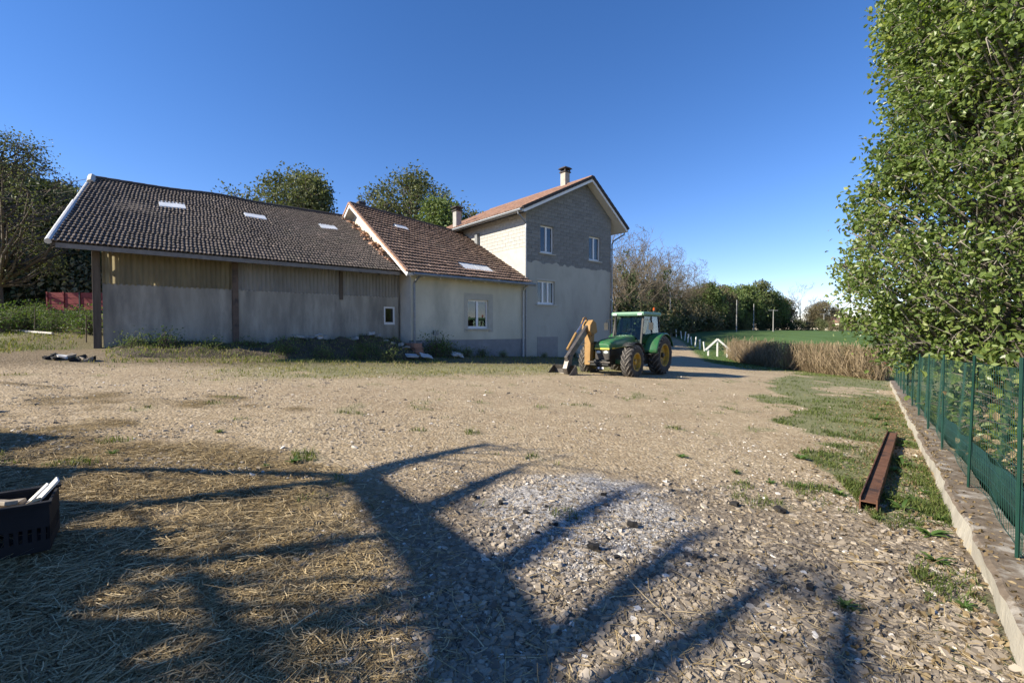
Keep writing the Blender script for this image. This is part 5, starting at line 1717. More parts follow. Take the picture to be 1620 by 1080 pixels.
for a, e, zt, sg, k, lab in [(1.9, 3.2, 2.4, 1, 91, 'leaning pale bare trunk behind the near fence panel'), (3.2, 4.2, 3.2, -1, 92, 'upright bare trunk between the garden shrubs behind the fence')]:
    x = W0[0] + a * WD[0] + e * WN[0]; y = W0[1] + a * WD[1] + e * WN[1]
    segs, tips = bare_tree(k, zt * 1.3, 0.11, spread=.5, levels=2, kids=(4, 3, 2))
    plant_tree('bare_tree', tubes_np(segs, 7), None, (M_bark_pale, None), (x, y, gzf(x, y)), 0, lab)

# rusty beam lying on the ground
pA = np.array([3.58, 4.66]); pB = np.array([7.15, 8.75])
dB = pB - pA; LB = float(np.linalg.norm(dB)); 
rb = empty('rusty_beam', (pA[0], pA[1], gzf(*pA)), math.atan2(dB[1], dB[0]))
rb.rotation_euler = (0, math.atan2(gzf(*pA) - gzf(*pB), LB), math.atan2(dB[1], dB[0]))
tag(rb, 'long rusty steel channel beam lying beside the low wall', 'steel beam')
m = MB(); m.box(0, LB, -0.062, 0.062, 0.085, 0.097); m.build('web', M_rust, rb)
m = MB(); m.box(0, LB, 0.062, 0.074, 0.0, 0.13); m.build('flange', M_rust, rb)
m = MB(); m.box(0, LB, -0.074, -0.062, 0.0, 0.13); m.build('flange', M_rust, rb)

# ================================================================= tractor
M_jgreen = mat('tractor green', (0.02, 0.11, 0.036), (0.03, 0.145, 0.048), 3, 0.45, coat=0.15, c3=(0.085, 0.105, 0.06), s3=4, t3=(0.48, 0.72))
M_jgreen_pale = mat('faded green roof', (0.11, 0.24, 0.15), (0.16, 0.3, 0.2), 4, 0.5)
M_jyellow = mat('tractor yellow', (0.4, 0.25, 0.025), (0.5, 0.33, 0.045), 4, 0.6, c3=(0.2, 0.145, 0.07), s3=5, t3=(.46, .66))
M_tyre = mat('dusty tyre', (0.03, 0.028, 0.026), (0.075, 0.066, 0.056), 6, 0.9, bmp=0.3, bscale=50)
M_lug = mat('worn dusty lug', (0.11, 0.1, 0.088), (0.2, 0.18, 0.155), 8, 0.9)
M_tblack = mat('dark machine parts', (0.012, 0.014, 0.013), (0.03, 0.03, 0.028), 5, 0.6)
M_ochre = mat('ochre loader paint', (0.27, 0.155, 0.05), (0.38, 0.225, 0.08), 3, 0.65, c3=(0.1, 0.06, 0.035), s3=3, t3=(0.52, 0.64), bmp=0.2)
M_worn = mat('worn steel', (0.09, 0.08, 0.072), (0.2, 0.18, 0.16), 5, 0.5, 0.7)
M_chrome = mat('chrome rod', (0.6, 0.6, 0.6), rough=0.2, metallic=1.0)
M_lamp = mat('lamp glass', (0.5, 0.55, 0.53), rough=0.15)
M_tblue = mat('dark blue cover', (0.02, 0.03, 0.06), (0.035, 0.05, 0.09), 3, 0.45)
hx, hy = -0.644, -0.765
TR0 = np.array([5.92, 21.81])
gt = gzf(*TR0)
tractor = empty('tractor', (TR0[0], TR0[1], gt - 0.03), math.atan2(hy, hx))
zf_ = gzf(TR0[0] + hx * 2.7, TR0[1] + hy * 2.7)
tag(tractor, 'green farm tractor with yellow wheels and ochre front loader arm', 'tractor')


def wheel(x, y, R, W, rim, lugs, side):
    root_loc = (x, y, R)
    m = MB()
    prof = [(rim, -W * .42), (rim + .03, -W * .46), ((R + rim) / 2, -W * .5), (R - .1, -W * .47), (R - .045, -W * .36), (R - .035, 0), (R - .045, W * .36), (R - .1, W * .47), ((R + rim) / 2, W * .5), (rim + .03, W * .46), (rim, W * .42)]
    m.lathe(prof, 'y', 40)
    w = m.build('wheel', M_tyre, tractor, smooth=True, loc=root_loc)
    # lugs: slanted bars on alternate sides, chevrons
    lg = MB()
    for k in range(lugs):
        for sgn in (-1, 1):
            th = 2 * PI * (k + (0.5 if sgn > 0 else 0)) / lugs
            n = 4
            ring = []
            for i in range(n + 1):
                f = i / n
                yy = sgn * W * (0.02 + 0.46 * f)
                t2 = th + f * 0.42 * (0.7 / R)
                rr_ = R - (0.0 if f < 0.75 else 0.06 * (f - 0.75) / 0.25)
                ring.append((yy, t2, rr_))
            dw = 0.5 * 0.055 / R * 1.35
            vs = []
            for yy, t2, rr_ in ring:
                for dt, dr in ((-dw * 1.25, -0.06), (-dw * .8, 0), (dw * .8, 0), (dw * 1.25, -0.06)):
                    vs.append(((rr_ + dr) * math.cos(t2 + dt), yy, (rr_ + dr) * math.sin(t2 + dt)))
            fs = []
            for i in range(n):
                for j in range(3): fs.append((i * 4 + j, i * 4 + j + 1, i * 4 + 5 + j, i * 4 + 4 + j))
            fs += [(0, 1, 2, 3), (n * 4 + 3, n * 4 + 2, n * 4 + 1, n * 4)]
            lg.add(vs, fs)
    lo = lg.build('tread', M_lug, w)
    lo.location = (0, 0, 0)
    d = side
    m = MB()
    m.lathe([(rim + .012, d * W * .44), (rim - .02, d * W * .46), (rim - .05, d * W * .4), (rim - .07, d * W * .15), (rim * .55, d * W * .1), (rim * .5, d * W * .16), (rim * .3, d * W * .16), (0.001, d * W * .16)], 'y', 32)
    m.lathe([(rim + .012, -d * W * .44), (rim - .05, -d * W * .3), (rim * .55, d * W * .0), (0.001, 0)], 'y', 24)
    m.build('rim', M_jyellow, w, smooth=False)
    m = MB()
    m.lathe([(0.11, d * W * .15), (0.11, d * W * .3), (0.08, d * W * .36), (0.001, d * W * .36)], 'y', 14)
    for k in range(8):
        a = 2 * PI * k / 8
        m.lathe([(0.018, d * W * .15), (0.018, d * W * .22), (0.001, d * W * .22)], 'y', 6, (rim * .42 * math.cos(a), 0, rim * .42 * math.sin(a)))
    m.build('hub', M_jyellow if R < .75 else M_tblack, w)


wheel(0, 1.0, 0.87, 0.56, 0.5, 20, 1)
wheel(0, -1.0, 0.87, 0.56, 0.5, 20, -1)
wheel(2.7, 0.98, 0.70, 0.46, 0.37, 18, 1)
wheel(2.7, -0.98, 0.70, 0.46, 0.37, 18, -1)
# chassis and axles
m = MB(); m.box(-0.5, 3.2, -0.26, 0.26, 0.55, 1.0); m.box(0.2, 1.6, -0.42, 0.42, 0.5, 0.95); m.build('chassis', M_tblack, tractor, bevel=0.03)
m = MB(); m.beam((2.7, -0.8, 0.68), (2.7, 0.8, 0.68), 0.2, 0.18); m.build('front_axle', M_jgreen, tractor)
MB().tube([(0, -0.75, 0.87), (0, 0.75, 0.87)], 0.16, 12).build('rear_axle', M_jgreen, tractor)
m = MB(); m.tube([(1.2, .75, .75), (1.2, -.75, .75)], .02, 6); m.box(0.45, 1.25, 0.45, 0.85, 0.5, 0.95); m.build('fuel_tank', M_tblack, tractor, bevel=0.05)
for k in range(3): MB().box(0.95, 1.2, 0.86, 1.12, 0.4 + .27 * k, 0.43 + .27 * k).build('step', M_tblack, tractor)
# hood: loft of rounded sections
sec = [(1.3, .43, 1.0, 1.78), (2.2, .42, 1.0, 1.72), (3.0, .4, 1.0, 1.62), (3.35, .37, 1.02, 1.52), (3.46, .33, 1.05, 1.42)]
def section(x, w, z0, z1):
    pts = []
    for a in np.linspace(0, PI, 11):
        cx = math.cos(a); sx = math.sin(a)
        pts.append((x, w * np.sign(cx) * abs(cx) ** .45, z0 + (z1 - z0) * (0.62 + .38 * abs(sx) ** .6)))
    return [(x, w, z0 + (z1 - z0) * .42)] + pts + [(x, -w, z0 + (z1 - z0) * .42)]
m = MB(); rings = [section(*q) for q in sec]; np_ = len(rings[0])
vs = [p for rg in rings for p in rg]; fs = []
for i in range(len(rings) - 1):
    for j in range(np_ - 1): fs.append((i * np_ + j, i * np_ + j + 1, (i + 1) * np_ + j + 1, (i + 1) * np_ + j))
fs.append(tuple(range((len(rings) - 1) * np_, len(rings) * np_))); fs.append(tuple(range(np_))[::-1])
m.add(vs, fs)
hood = m.build('hood', M_jgreen, tractor, smooth=False, bevel=0.015)
m = MB()
for y in (-1, 1):
    m.add([(1.35, y * .437, 1.33), (3.3, y * .385, 1.22), (3.3, y * .387, 1.27), (1.35, y * .439, 1.38)], [(0, 1, 2, 3)])
m.box(3.42, 3.478, -.335, .335, 1.2, 1.255)
m.build('yellow_stripe', mat('stripe yellow', (0.75, 0.6, 0.1), rough=.4), hood)
m = MB(); m.box(1.4, 3.36, -.365, .365, .95, 1.22); m.build('side_grille', M_tblack, tractor)
m = MB(); m.box(3.36, 3.44, -.33, .33, .78, 1.2)
g = m.build('front_grille', M_tblack, tractor, bevel=.02)
m = MB()
for k in range(9): m.box(3.44, 3.455, -.3, .3, .8 + k * .026, .81 + k * .026)
m.build('grille_bars', M_worn, g)
for y in (-.17, .17):
    m = MB()
    for k in range(1):
        cs = [(3.45, y + .11 * math.cos(a), 1.09 + .055 * math.sin(a)) for a in np.linspace(0, 2 * PI, 15)[:-1]]
        m.add(cs + [(3.475, y, 1.09)], [(i, (i + 1) % 14, 14) for i in range(14)])
    m.build('headlight', M_lamp, tractor, smooth=True)
# front weight bracket, hitch, plate
m = MB(); m.box(3.2, 3.62, -.3, .3, .5, .78); m.box(3.6, 3.7, -.42, .42, .55, .63); m.box(3.55, 3.75, .05, .1, .35, .75); m.box(3.55, 3.75, -.1, -.05, .35, .75)
m.build('front_bracket', M_tblack, tractor, bevel=.015)
MB().box(3.71, 3.73, -.1, .22, .42, .5).build('number_plate', M_white, tractor)
MB().beam((3.72, -.5, .7), (3.72, .5, .7), .04, .05).build('front_bar', M_worn, tractor)
# front mudguards
for y in (-1, 1):
    m = MB(); n = 10; vs = []; fs = []
    for i in range(n + 1):
        a = math.radians(55 + 100 * i / n)
        for yy in (.75, 1.2): vs.append((2.7 + .8 * math.cos(a), y * yy, .7 + .8 * math.sin(a)))
    for i in range(n): fs.append((2 * i, 2 * i + 1, 2 * i + 3, 2 * i + 2))
    m.add(vs, fs); o = m.build('front_mudguard', M_tblack, tractor, smooth=True); q = o.modifiers.new('t', 'SOLIDIFY'); q.thickness = .02
# rear fenders
for y in (-1, 1):
    m = MB(); n = 16; vs = []; fs = []
    for i in range(n + 1):
        a = math.radians(8 + 150 * i / n)
        for yy, rr_ in ((.45, .97), (.6, 1.0), (1.25, 1.0), (1.3, .94)): vs.append((.0 + rr_ * math.cos(a), y * yy, .87 + rr_ * math.sin(a)))
    for i in range(n):
        for j in range(3): fs.append((4 * i + j, 4 * i + j + 1, 4 * i + 5 + j, 4 * i + 4 + j))
    m.add(vs, fs); o = m.build('fender', M_jgreen, tractor, smooth=True); q = o.modifiers.new('t', 'SOLIDIFY'); q.thickness = .025
# cab
cab = MB().box(-.55, 1.28, -.62, .62, 1.0, 1.42).build('cab', M_jgreen, tractor, bevel=.05)
m = MB()
CB = [(1.28, .68, 1.35), (.35, .78, 1.3), (-.62, .74, 1.45)]
CT = [(1.0, .66, 2.62), (.3, .7, 2.64), (-.6, .66, 2.62)]
for y in (-1, 1):
    for b_, t_ in zip(CB, CT): m.beam((b_[0], y * b_[1], b_[2]), (t_[0], y * t_[1], t_[2]), .075, .075)
    m.beam((CB[0][0], y * CB[0][1], CB[0][2]), (CB[2][0], y * CB[2][1], CB[2][2]), .06, .06)
m.beam((CB[0][0], -CB[0][1], CB[0][2]), (CB[0][0], CB[0][1], CB[0][2]), .06, .06)
m.beam((CB[2][0], -CB[2][1], CB[2][2]), (CB[2][0], CB[2][1], CB[2][2]), .06, .06)
m.build('cab_frame', M_tblack, cab)
def quad_pane(name, a, b, c, d, par):
    o = MB().add([a, b, c, d], [(0, 1, 2, 3)]).build(name, M_tractglass, par)
    q = o.modifiers.new('t', 'SOLIDIFY'); q.thickness = .006; q.offset = 0
    return o
quad_pane('windscreen', (1.28, -.66, 1.38), (1.28, .66, 1.38), (1.0, .64, 2.6), (1.0, -.64, 2.6), cab)
for y in (-1, 1):
    quad_pane('door_glass', (1.26, y * .69, 1.36), (.37, y * .79, 1.32), (.32, y * .71, 2.6), (.99, y * .67, 2.6), cab)
    quad_pane('rear_side_glass', (.33, y * .79, 1.34), (-.6, y * .75, 1.48), (-.58, y * .67, 2.6), (.28, y * .71, 2.6), cab)
quad_pane('rear_glass', (-.63, -.72, 1.48), (-.63, .72, 1.48), (-.61, .64, 2.6), (-.61, -.64, 2.6), cab)
m = MB(); m.box(-.72, 1.22, -.8, .8, 2.62, 2.8)
rf = m.build('cab_roof', M_jgreen_pale, cab, bevel=.07)
for y in (-.6, .6):
    MB().box(1.2, 1.25, y - .1, y + .1, 2.65, 2.73).build('work_light', M_lamp, rf)
m = MB(); m.tube([(-.4, .55, 2.8), (-.4, .55, 2.9)], .05, 10); b_ = m.build('beacon_base', M_tblack, rf)
MB().tube([(-.4, .55, 2.9), (-.4, .55, 3.02), (-.4, .55, 3.04)], [.055, .05, .03], 12).build('beacon', mat('amber beacon', (.4, .08, .01), rough=.2), rf)
m = MB(); m.box(-.1, .35, -.25, .25, 1.4, 1.55); m.box(-.2, -.08, -.25, .25, 1.5, 2.15); m.build('seat', M_tblack, cab, bevel=.04)
m = MB()
ringp = [(.78 + .09 * math.sin(a), .2 * math.cos(a), 1.85 + .18 * math.sin(a)) for a in np.linspace(0, 2 * PI, 21)]
m.tube(ringp, .016, 6); m.tube([(.95, 0, 1.45), (.78, 0, 1.85)], .03, 6); m.build('steering_wheel', M_tblack, cab)
for y in (-1, 1):
    m = MB(); m.tube([(1.05, y * .68, 2.45), (1.15, y * 1.05, 2.45), (1.15, y * 1.08, 2.3)], .014, 6); m.box(1.12, 1.16, y * 1.08 - .1, y * 1.08 + .1, 2.0, 2.32); m.build('mirror', M_tblack, cab)
m = MB(); m.tube([(1.15, -.55, 1.6), (1.15, -.6, 2.1), (1.15, -.6, 2.75), (1.1, -.6, 2.85)], .045, 10); m.build('exhaust', M_tblack, tractor)
MB().tube([(1.9, -.45, 1.4), (1.9, -.5, 2.75)], .012, 5).build('aerial', M_tblack, tractor)
# rear box
m = MB(); m.prism([(-.75, .55), (-1.45, .62), (-1.5, .95), (-1.3, 1.42), (-.8, 1.5)], 1, -.75, .95)
o = m.build('rear_box', M_tblue, tractor, bevel=.03)
MB().box(-1.47, -.78, -.74, .97, .5, .93).build('rear_weight', M_tblack, tractor, bevel=.03)
# loader: ochre mast, head, boom, cylinder, bucket (on the tractor's right)
ly = -.62
m = MB()
m.add([(3.35, ly - .13, .55), (3.6, ly - .13, .55), (3.6, ly + .13, .55), (3.35, ly + .13, .55), (3.25, ly - .15, 1.95), (3.56, ly - .15, 1.95), (3.56, ly + .15, 1.95), (3.25, ly + .15, 1.95)],
      [(0, 1, 2, 3), (4, 5, 6, 7), (0, 1, 5, 4), (1, 2, 6, 5), (2, 3, 7, 6), (3, 0, 4, 7)])
mast = m.build('loader_mast', M_ochre, tractor, bevel=.015)
m = MB(); m.prism([(3.1, 1.9), (3.5, 1.75), (3.72, 1.95), (3.68, 2.2), (3.45, 2.42), (3.2, 2.3)], 1, ly - .2, ly + .2)
m.build('loader_head', M_ochre, mast, bevel=.02)
m = MB(); m.prism([(3.55, 2.3), (3.3, 2.12), (4.95, .85), (5.15, .75), (5.2, .95)], 1, ly - .07, ly + .07)
m.build('boom', M_worn, mast, bevel=.01)
m = MB(); m.tube([(3.35, ly - .16, 2.35), (3.45, ly - .16, 2.52), (3.62, ly - .16, 2.5), (3.8, ly - .16, 2.25)], .03, 8); m.build('hose_hoop', M_ochre, mast, smooth=True)
m = MB(); m.tube([(3.6, ly - .16, 2.4), (4.3, ly - .16, 1.78)], .03, 8); m.build('cylinder_rod', M_chrome, mast)
m = MB(); m.tube([(4.2, ly - .16, 1.87), (4.85, ly - .16, 1.22)], .055, 10); m.build('cylinder', M_ochre, mast)
m = MB(); m.prism([(4.85, 1.0), (5.05, 1.0), (5.28, .5), (5.15, .2), (5.0, .3)], 1, ly - .1, ly + .1); m.build('bucket_arm', M_worn, mast, bevel=.012)
# bucket: curved shell with side plates
vs = []; fs = []; n = 9
prof_b = [(4.95, .62), (4.86, .45), (4.85, .28), (4.95, .12), (5.15, .04), (5.45, .02), (5.75, .03)]
m = MB()
for x_, z_ in prof_b:
    for y_ in (ly - .75, ly + .3): vs.append((x_, y_, z_))
for i in range(len(prof_b) - 1): fs.append((2 * i, 2 * i + 1, 2 * i + 3, 2 * i + 2))
m.add(vs, fs)
for y_ in (ly - .75, ly + .3): m.add([(p[0], y_, p[1]) for p in prof_b], [tuple(range(len(prof_b)))])
o = m.build('bucket', M_worn, mast); q = o.modifiers.new('t', 'SOLIDIFY'); q.thickness = .025

# ================================================================= crate with wood scraps
cx_, cy_ = -3.28, 2.9
M_crate = mat('black plastic crate', (0.01, 0.01, 0.012), (0.017, 0.017, 0.019), 6, 0.75, spec=.2)
crate = empty('plastic_crate', (cx_, cy_, gzf(cx_, cy_) + .01), math.radians(38))
tag(crate, 'black slatted plastic crate holding wood scraps on the straw', 'crate')
def crate_side(m, a, b, ax):
    pass
CWx, CWy, CH = .3, .21, .29
m = MB(); m.box(-CWx, CWx, -CWy, CWy, 0, .015); m.build('base', M_crate, crate)
for name_, f in (('front', -1), ('back', 1)):
    m = MB()
    y0 = f * CWy; y1 = f * (CWy - .014)
    ya, yb = min(y0, y1), max(y0, y1)
    m.box(-CWx, CWx, ya, yb, .015, .07); m.box(-CWx, CWx, ya, yb, .15, CH)
    for k in range(16): m.box(-CWx + .04 * k - .0, -CWx + .04 * k + (.022 if k < 15 else 0), ya, yb, .07, .15)
    m.box(-CWx - .012, CWx + .012, ya - .012, yb + .012, CH, CH + .018)
    m.build('side_panel', M_crate, crate)
for f in (-1, 1):
    m = MB()
    xa, xb = sorted((f * CWx, f * (CWx - .014)))
    m.box(xa, xb, -CWy + .014, CWy - .014, .015, .07); m.box(xa, xb, -CWy + .014, CWy - .014, .15, CH)
    for k in range(10): m.box(xa, xb, -CWy + .014 + .04 * k, -CWy + .036 + .04 * k, .07, .15)
    m.build('end_panel', M_crate, crate)
M_scrap = mat('pale split wood', (0.45, 0.33, 0.18), (0.62, 0.5, 0.32), 6, .8, sc=(1, 6, 6))
M_scrap2 = mat('greyed wood', (0.16, 0.13, 0.1), (0.3, 0.26, 0.21), 6, .85, sc=(1, 6, 6))
M_whitep = mat('white painted board', (0.68, 0.66, 0.6), (0.76, 0.74, 0.69), 5, .6)
scr = [(-.1, -.05, .2, .42, .1, .02, .9, .3, M_scrap, 'pale split board leaning in the black crate'), (.1, -.08, .22, .34, .09, .02, .4, .6, M_scrap, 'short pale offcut at the crate front edge'), (.22, .06, .27, .3, .08, .015, .7, .9, M_whitep, 'white painted board sticking up from the crate corner'),
       (-.05, .1, .27, .5, .05, .03, .1, .1, M_scrap2, 'grey batten lying along the back of the crate'), (.05, .02, .3, .4, .06, .025, -.5, .15, M_scrap2, 'grey offcut across the crate top'), (-.2, .05, .25, .3, .1, .03, 1.2, -.2, M_char, 'dark burnt piece in the crate'), (-.15, -.12, .28, .35, .03, .02, .2, .2, M_scrap2, 'thin grey stick along the crate front'), (.2, -.02, .3, .22, .05, .01, 1.0, .8, M_whitep, 'narrow white strip on the crate rim')]
for x, y, z, L, w, t, rz, ry, mt, lab in scr:
    o = MB().box(-L / 2, L / 2, -w / 2, w / 2, -t / 2, t / 2).build('wood_scrap', mt, None, bevel=.003)
    p = Matrix.Rotation(math.radians(38), 3, 'Z') @ Vector((x, y, 0))
    o.location = (cx_ + p.x, cy_ + p.y, gzf(cx_, cy_) + z); o.rotation_euler = (random.uniform(-.3, .3), -ry, rz)
    tag(o, lab, 'wood scrap')

# ================================================================= unseen things added left of the camera to throw shadows
M_shadow_bale = mat('bale straw', (0.24, 0.18, 0.08), (0.42, 0.33, 0.17), 12, .9, bmp=.8, bscale=40, bdist=.03)
TANE = math.tan(SUN_EL) * _h
bale_me = None
reach = [(-6.9, 6.8), (-5.2, 5.64), (-4.0, 4.5), (-3.3, 3.75), (-2.4, 2.95), (-1.85, 2.3)]  # added bale stack, out of view; steps follow the shadow edge it should cast
lay = []; zc_ = 0.45
for rx_, ry_ in reach:
    zt_ = 0.3 + TANE * (rx_ + 9.0)
    lay.append((zt_ - zc_, 0, ry_ - SUN_B * (rx_ + 9.0))); zc_ = zt_
ztop = 0.45
for i, (h, _, yend) in enumerate(lay):
    k = 0; y1 = yend
    while y1 > -5:
        L = 2.1
        b = MB().box(-.6, .6, -L / 2 + .01, L / 2 - .01, 0.0, h - .01).build('shadow_bale', M_shadow_bale, None, bevel=.05)
        b.location = (-9.6 + .04 * ((i + k) % 2), y1 - L / 2, ztop); k += 1
        for q in (-.35, .35):
            MB().box(-.607, .607, q * 1.6 - .012, q * 1.6 + .012, -.0, h - .003).build('twine', M_tblack, b)
        tag(b, 'unseen made-up straw bale, stacked on the left to shade the yard', 'straw bale', 'unseen bales added to cast shade from the left')
        y1 -= L
    ztop += h
# made-up bare tree out of view: limbs shaped by where their shadows lie
XT = -8.0
def lp(px_, py_, jx=0.0):
    h = (px_ - (XT + jx)) * TANE
    return Vector((XT + jx, py_ - SUN_B * (px_ - (XT + jx)), h + gzf(px_, py_)))
limbs = [([(-8, 1.5), (-5, 1.5), (-2, 1.55), (-.5, 1.7), (-.08, 2.2), (-.27, 2.84), (-.54, 3.3), (-1.05, 4.06), (-1.55, 4.78)], [.36, .34, .32, .3, .3, .3, .27, .22, .17]),
         ([(-1.5, 4.7), (-1.35, 5.15), (-1.1, 5.5), (-.75, 5.95), (-.3, 6.5)], [.16, .15, .13, .1, .03]),
         ([(-1.55, 4.78), (-2.62, 4.69), (-3.97, 4.49), (-5.2, 4.3)], [.13, .12, .12, .12]),
         ([(-1.5, 4.75), (-1.83, 4.55), (-2.63, 4.0), (-3.4, 3.5)], [.13, .15, .15, .14]),
         ([(-.7, 3.6), (-1.31, 3.28), (-1.85, 3.0), (-2.6, 2.75)], [.1, .11, .11, .1]),
         ([(-.3, 2.95), (-1.11, 2.8), (-1.9, 2.66), (-2.6, 2.6)], [.05, .045, .045, .04]),
         ([(-.15, 2.65), (-1.01, 2.54), (-1.91, 2.42), (-2.6, 2.35)], [.06, .05, .05, .05]),
         ([(-.1, 2.5), (-.6, 2.44), (-.94, 2.35), (-1.9, 2.2)], [.08, .07, .07, .06]),
         ([(-1.85, 2.8), (-1.72, 2.66), (-1.37, 2.31), (-1.0, 1.95), (-.7, 1.75)], [.06, .08, .08, .08, .09]),
         ([(-.4, 2.95), (-.97, 2.43), (-1.24, 2.2), (-1.6, 1.9)], [.09, .08, .08, .08]),
         ([(-.85, 3.75), (-.63, 4.2), (-.26, 4.79), (.15, 5.55)], [.17, .14, .11, .04]),
         ([(-.35, 2.85), (.0, 3.15), (.35, 3.65), (.75, 4.2), (1.36, 5.0)], [.17, .15, .12, .1, .03]),
         ([(-.1, 2.15), (.3, 2.4), (.6, 2.75), (.95, 3.15), (1.25, 3.52), (1.6, 3.91)], [.18, .15, .13, .11, .09, .04]),
         ([(-.4, 1.75), (.2, 1.95), (.6, 2.18), (1.0, 2.48), (1.46, 2.88), (1.85, 3.2)], [.22, .18, .14, .12, .1, .05]),
         ([(-.5, 1.7), (.4, 1.6), (1.15, 1.75), (1.6, 2.2), (1.9, 2.6), (2.15, 2.92)], [.2, .17, .14, .11, .1, .08])]
tree_root = empty('shadow_tree', (XT, 2.0 - 0.0, gzf(XT, 2.0)))
tag(tree_root, 'unseen leafless tree, made up so its limbs shadow the yard', 'tree')
m = MB()
for i, (pts, rad) in enumerate(limbs):
    P = [lp(p[0], p[1], 0.0) for p in pts]
    # smooth with Catmull-Rom
    PP = []; RR = []
    for k in range(len(P) - 1):
        p0 = P[max(k - 1, 0)]; p1 = P[k]; p2 = P[k + 1]; p3 = P[min(k + 2, len(P) - 1)]
        for t in (0, .25, .5, .75):
            PP.append(.5 * ((2 * p1) + (p2 - p0) * t + (2 * p0 - 5 * p1 + 4 * p2 - p3) * t * t + (3 * p1 - p0 - 3 * p2 + p3) * t ** 3)); RR.append(rad[k] + (rad[k + 1] - rad[k]) * t)
    PP.append(P[-1]); RR.append(rad[-1])
    off = Vector(tree_root.location)
    b = MB(); b.tube([p - off for p in PP], [q * .6 for q in RR], 8)
    lim_o = b.build('trunk' if i == 0 else 'limb', M_bark, tree_root, smooth=True)
    if i:
        sg = []
        rt = np.random.default_rng(500 + i)
        for q in range(9):
            p = np.array(PP[rt.integers(len(PP) // 3, len(PP))] - off)
            d_ = rt.normal(size=3); d_[0] *= .4; d_[2] = abs(d_[2]) * .8
            d_ /= np.linalg.norm(d_); l_ = rt.uniform(.25, .8)
            p2 = p + d_ * l_ * .5; p3 = p2 + (d_ + rt.normal(size=3) * .35) * l_ * .5
            sg += [(p, p2, .022, .016), (p2, p3, .016, .006)]
            p4 = p2 + (d_ + rt.normal(size=3) * .8) * l_ * .35
            sg.append((p2, p4, .012, .005))
        link('twigs', qmesh('twigs', *tubes_np(sg, 4), M_bark), lim_o)
# ================================================================= things further off
# red trailer behind the barn corner
d = 24.0; tx = (128 - 810) / 740 * d
tz = gzf(tx, d)
trl = empty('red_trailer', (tx, d, tz - .05), math.radians(6))
trl.scale = (.8, .8, .8)
tag(trl, 'red drop-sided farm trailer parked under the trees beside the barn', 'trailer')
M_red = mat('faded red paint', (0.17, 0.016, 0.015), (0.26, 0.03, 0.026), 3, .6)
for k in range(3): MB().box(-1.9, 1.9, -.02, .02, .75 + .38 * k, 1.1 + .38 * k).build('side_board', M_red, trl)
for k in range(5): MB().box(-1.9 + .95 * k - .04, -1.9 + .95 * k + .04, -.06, -.022, .7, 1.9).build('stanchion', M_red if k != 2 else M_tblack, trl)
MB().box(-1.9, 1.9, .0, 2.0, .6, .7).build('bed', M_tblack, trl)
for x in (-1.9, 1.86): MB().box(x, x + .04, .02, 2.0, .7, 1.85).build('end_board', M_red, trl)
for x in (-.7, .5):
    MB().lathe([(.05, -.12), (.4, -.12), (.42, 0), (.4, .12), (.05, .12)], 'y', 20, (0, 0, 0)).build('wheel', M_tyre, trl, loc=(x, .25, .4))
# pole lying on the rough ground, small stakes
a = (-22.5, 19.5); b = (-14.6, 15.4)
o = MB().tube([(a[0], a[1], gzf(*a) + .1), (b[0] - 2, b[1] + 1.5, gzf(b[0] - 2, b[1] + 1.5) + .1)], [.06, .04], 8).build('lying_pole', mat('pale bare wood', (.4, .37, .32), (.52, .49, .43), 4, .8)); tag(o, 'pale peeled pole lying across the weeds left of the barn', 'pole')
for k, (px, dd) in enumerate([(55, 17.5), (136, 16)]):
    x = (px - 810) / 740 * dd
    o = MB().tube([(x, dd, gzf(x, dd) - .1), (x + .03, dd, gzf(x, dd) + .95)], [.02, .015], 6).build('stake', M_wood_dark); tag(o, ['thin dark stake among the weeds left of the barn', 'thin dark stake close to the barn corner post'][k], 'stake')
# black debris heap near the barn corner
root = empty('debris_heap', (-11.8, 12.5, gzf(-11.8, 12.5)))
tag(root, 'small heap of black plastic and burnt debris before the barn corner', 'debris')
for k in range(16):
    L = random.uniform(.12, .32); x = random.uniform(-.6, .6); y = random.uniform(-.25, .25)
    link('scrap', chunk('scrap', (L, L * .5, L * .4), 400 + k, [M_char, M_char, M_dark, M_scrap2][k % 4]), root, (x, y, gzf(-11.8 + x, 12.5 + y) - gzf(-11.8, 12.5) + .04), (random.uniform(-.5, .5), random.uniform(-.5, .5), random.uniform(0, 3)))
link('white_scrap', chunk('white_scrap', (.22, .12, .06), 420, M_whitep), root, (.05, -.28, .1), (.3, .2, .3))
# white posts along the lane
M_wpost = mat('whitewashed post', (.62, .62, .58), (.74, .74, .7), 5, .8)
posts_w = [(1115, 546, 12), (1107, 541, 14), (1100, 541, 12), (1094, 539, 11), (1088, 538, 11), (1083, 536, 13), (1078, 534, 11), (1070, 529, 13), (1063, 526, 11)]
prevp = None
for k, (px, py, hpx) in enumerate(posts_w):
    d = 49 + 2.4 * k; x = (px - 810) / 740 * d
    zb = gzf(x, d); H = 1.0 + .08 * (k % 3)
    o = MB().box(-.06, .06, -.06, .06, -.15, H).build('white_post', M_wpost, None, bevel=.015); o.location = (x, d, zb); o.rotation_euler = (random.uniform(-.05, .05), random.uniform(-.16, .16), .3)
    tag(o, 'short whitewashed fence post on the grass verge of the lane', 'fence post', 'white fence posts along the lane')
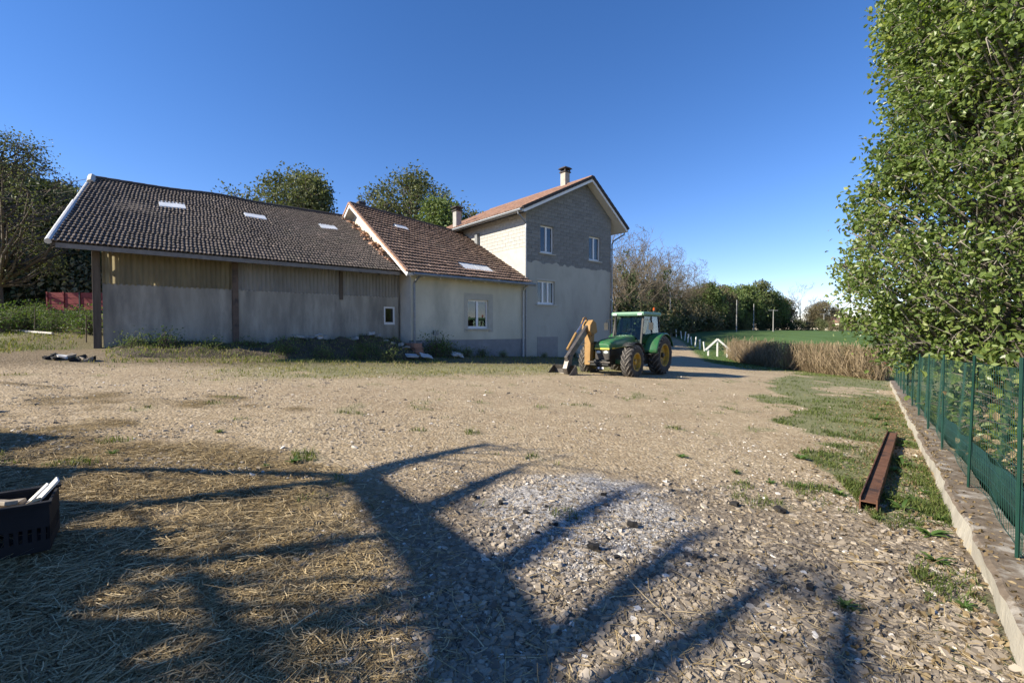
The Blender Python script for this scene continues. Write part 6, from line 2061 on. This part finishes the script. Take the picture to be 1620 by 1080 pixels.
# white A-frame
d = 44.0; x = (1137 - 810) / 740 * d
fr = empty('wooden_gable_stand', (x, d, gzf(x, d)), -.25)
tag(fr, 'white wooden gable-shaped frame with three uprights at the hedge end', 'wooden frame')
for a, b in (((-1.15, 0, .62), (-.1, 0, 1.65)), ((-.1, 0, 1.65), (1.2, 0, .45))): MB().beam(a, b, .07, .16).build('rail', M_wpost, fr)
for xx in (-.9, -.1, .75): MB().box(xx - .07, xx + .07, .04, .12, -.2, {-.9: .8, -.1: 1.55, .75: .8}[xx]).build('upright', M_wpost, fr)
# leaning iron stake at the hedge end
o = MB().tube([(20.6, 26.2, gzf(20.6, 26.2) + 1.35), (21.6, 25.6, gzf(21.6, 25.6) - .1)], .035, 6).build('leaning_stake', M_rust); tag(o, 'rusty stake leaning at the end of the dry hedge', 'stake')
# utility poles
M_pole = mat('pale concrete pole', (.26, .255, .24), (.34, .33, .31), 3, .8)
for k, (px, d, H, lab) in enumerate([(1060, 66, 6.3, 'pale pole standing among the bare trees of the wood'), (1165, 88, 6.0, 'concrete utility pole before the far green trees'), (1192, 100, 5.6, 'thin pole beside the broad green tree beyond the field'), (1223, 92, 4.3, 'utility pole with crossbar at the top of the field'), (1303, 120, 4.4, 'utility pole beside the brown trees beyond the field')]):
    x = (px - 810) / 740 * d
    root = empty('utility_pole', (x, d, gzf(x, d))); tag(root, lab, 'utility pole')
    MB().tube([(0, 0, -.2), (0, 0, H)], [.1, .07], 8).build('shaft', M_pole, root)
    if k in (3, 4): MB().beam((-.9, 0, H - .15), (.9, 0, H - .15), .1, .1).build('crossbar', M_pole, root)
# far houses
for k, (px, d, wc, lab) in enumerate([(1328, 150, (.62, .55, .42), 'cream house with low brown roof beyond the field'), (1355, 158, (.66, .64, .6), 'white house half hidden by trees beyond the field')]):
    x = (px - 810) / 740 * d; z = gzf(x, d)
    root = empty('far_house', (x, d, z), .3 - .5 * k); tag(root, lab, 'house')
    wm = mat('far wall %d' % k, wc, tuple(q * .9 for q in wc), 2, .9)
    m = MB(); m.box(-4, 4, -3, 3, -1, 2.6); w = m.build('wall', wm, root)
    m = MB(); m.prism([(-3.5, 2.55), (3.5, 2.55), (0, 4.4)], 0, -4.4, 4.4); m.build('roof', M_tile_house if k == 0 else M_tile_edge, root)
    for q in (-2.4, 0, 2.2): MB().box(q - .45, q + .45, -3.03, -2.97, .9, 2.1).build('window', M_dark, root)
# cables to the barn
for k, (dz, lab) in enumerate([(0.0, 'upper thin cable running to the barn gable'), (-.9, 'lower thin cable running to the barn gable')]):
    P = []
    for i in range(13):
        f = i / 12
        P.append((-46 + f * (46 - 17.5), 41 - f * (41 - 19.7), 15.5 + dz - f * (15.5 + dz * .6 - 7.95) - 0.8 * math.sin(f * PI)))
    o = MB().tube(P, .012, 4).build('cable', M_tblack); tag(o, lab, 'cable')
# fallen pale log on the field
o = MB().tube([(39.6, 50, gzf(39.6, 50) + .1), (40.6, 50.2, gzf(40.6, 50.2) + .55), (41.6, 50.3, gzf(41.6, 50.3) + .95), (42.6, 50.2, gzf(42.6, 50.2) + 1.0)], [.16, .15, .13, .08], 8).build('fallen_limb', M_bark_pale, None, True); tag(o, 'pale fallen limb propped above the field grass beyond the fence', 'log')
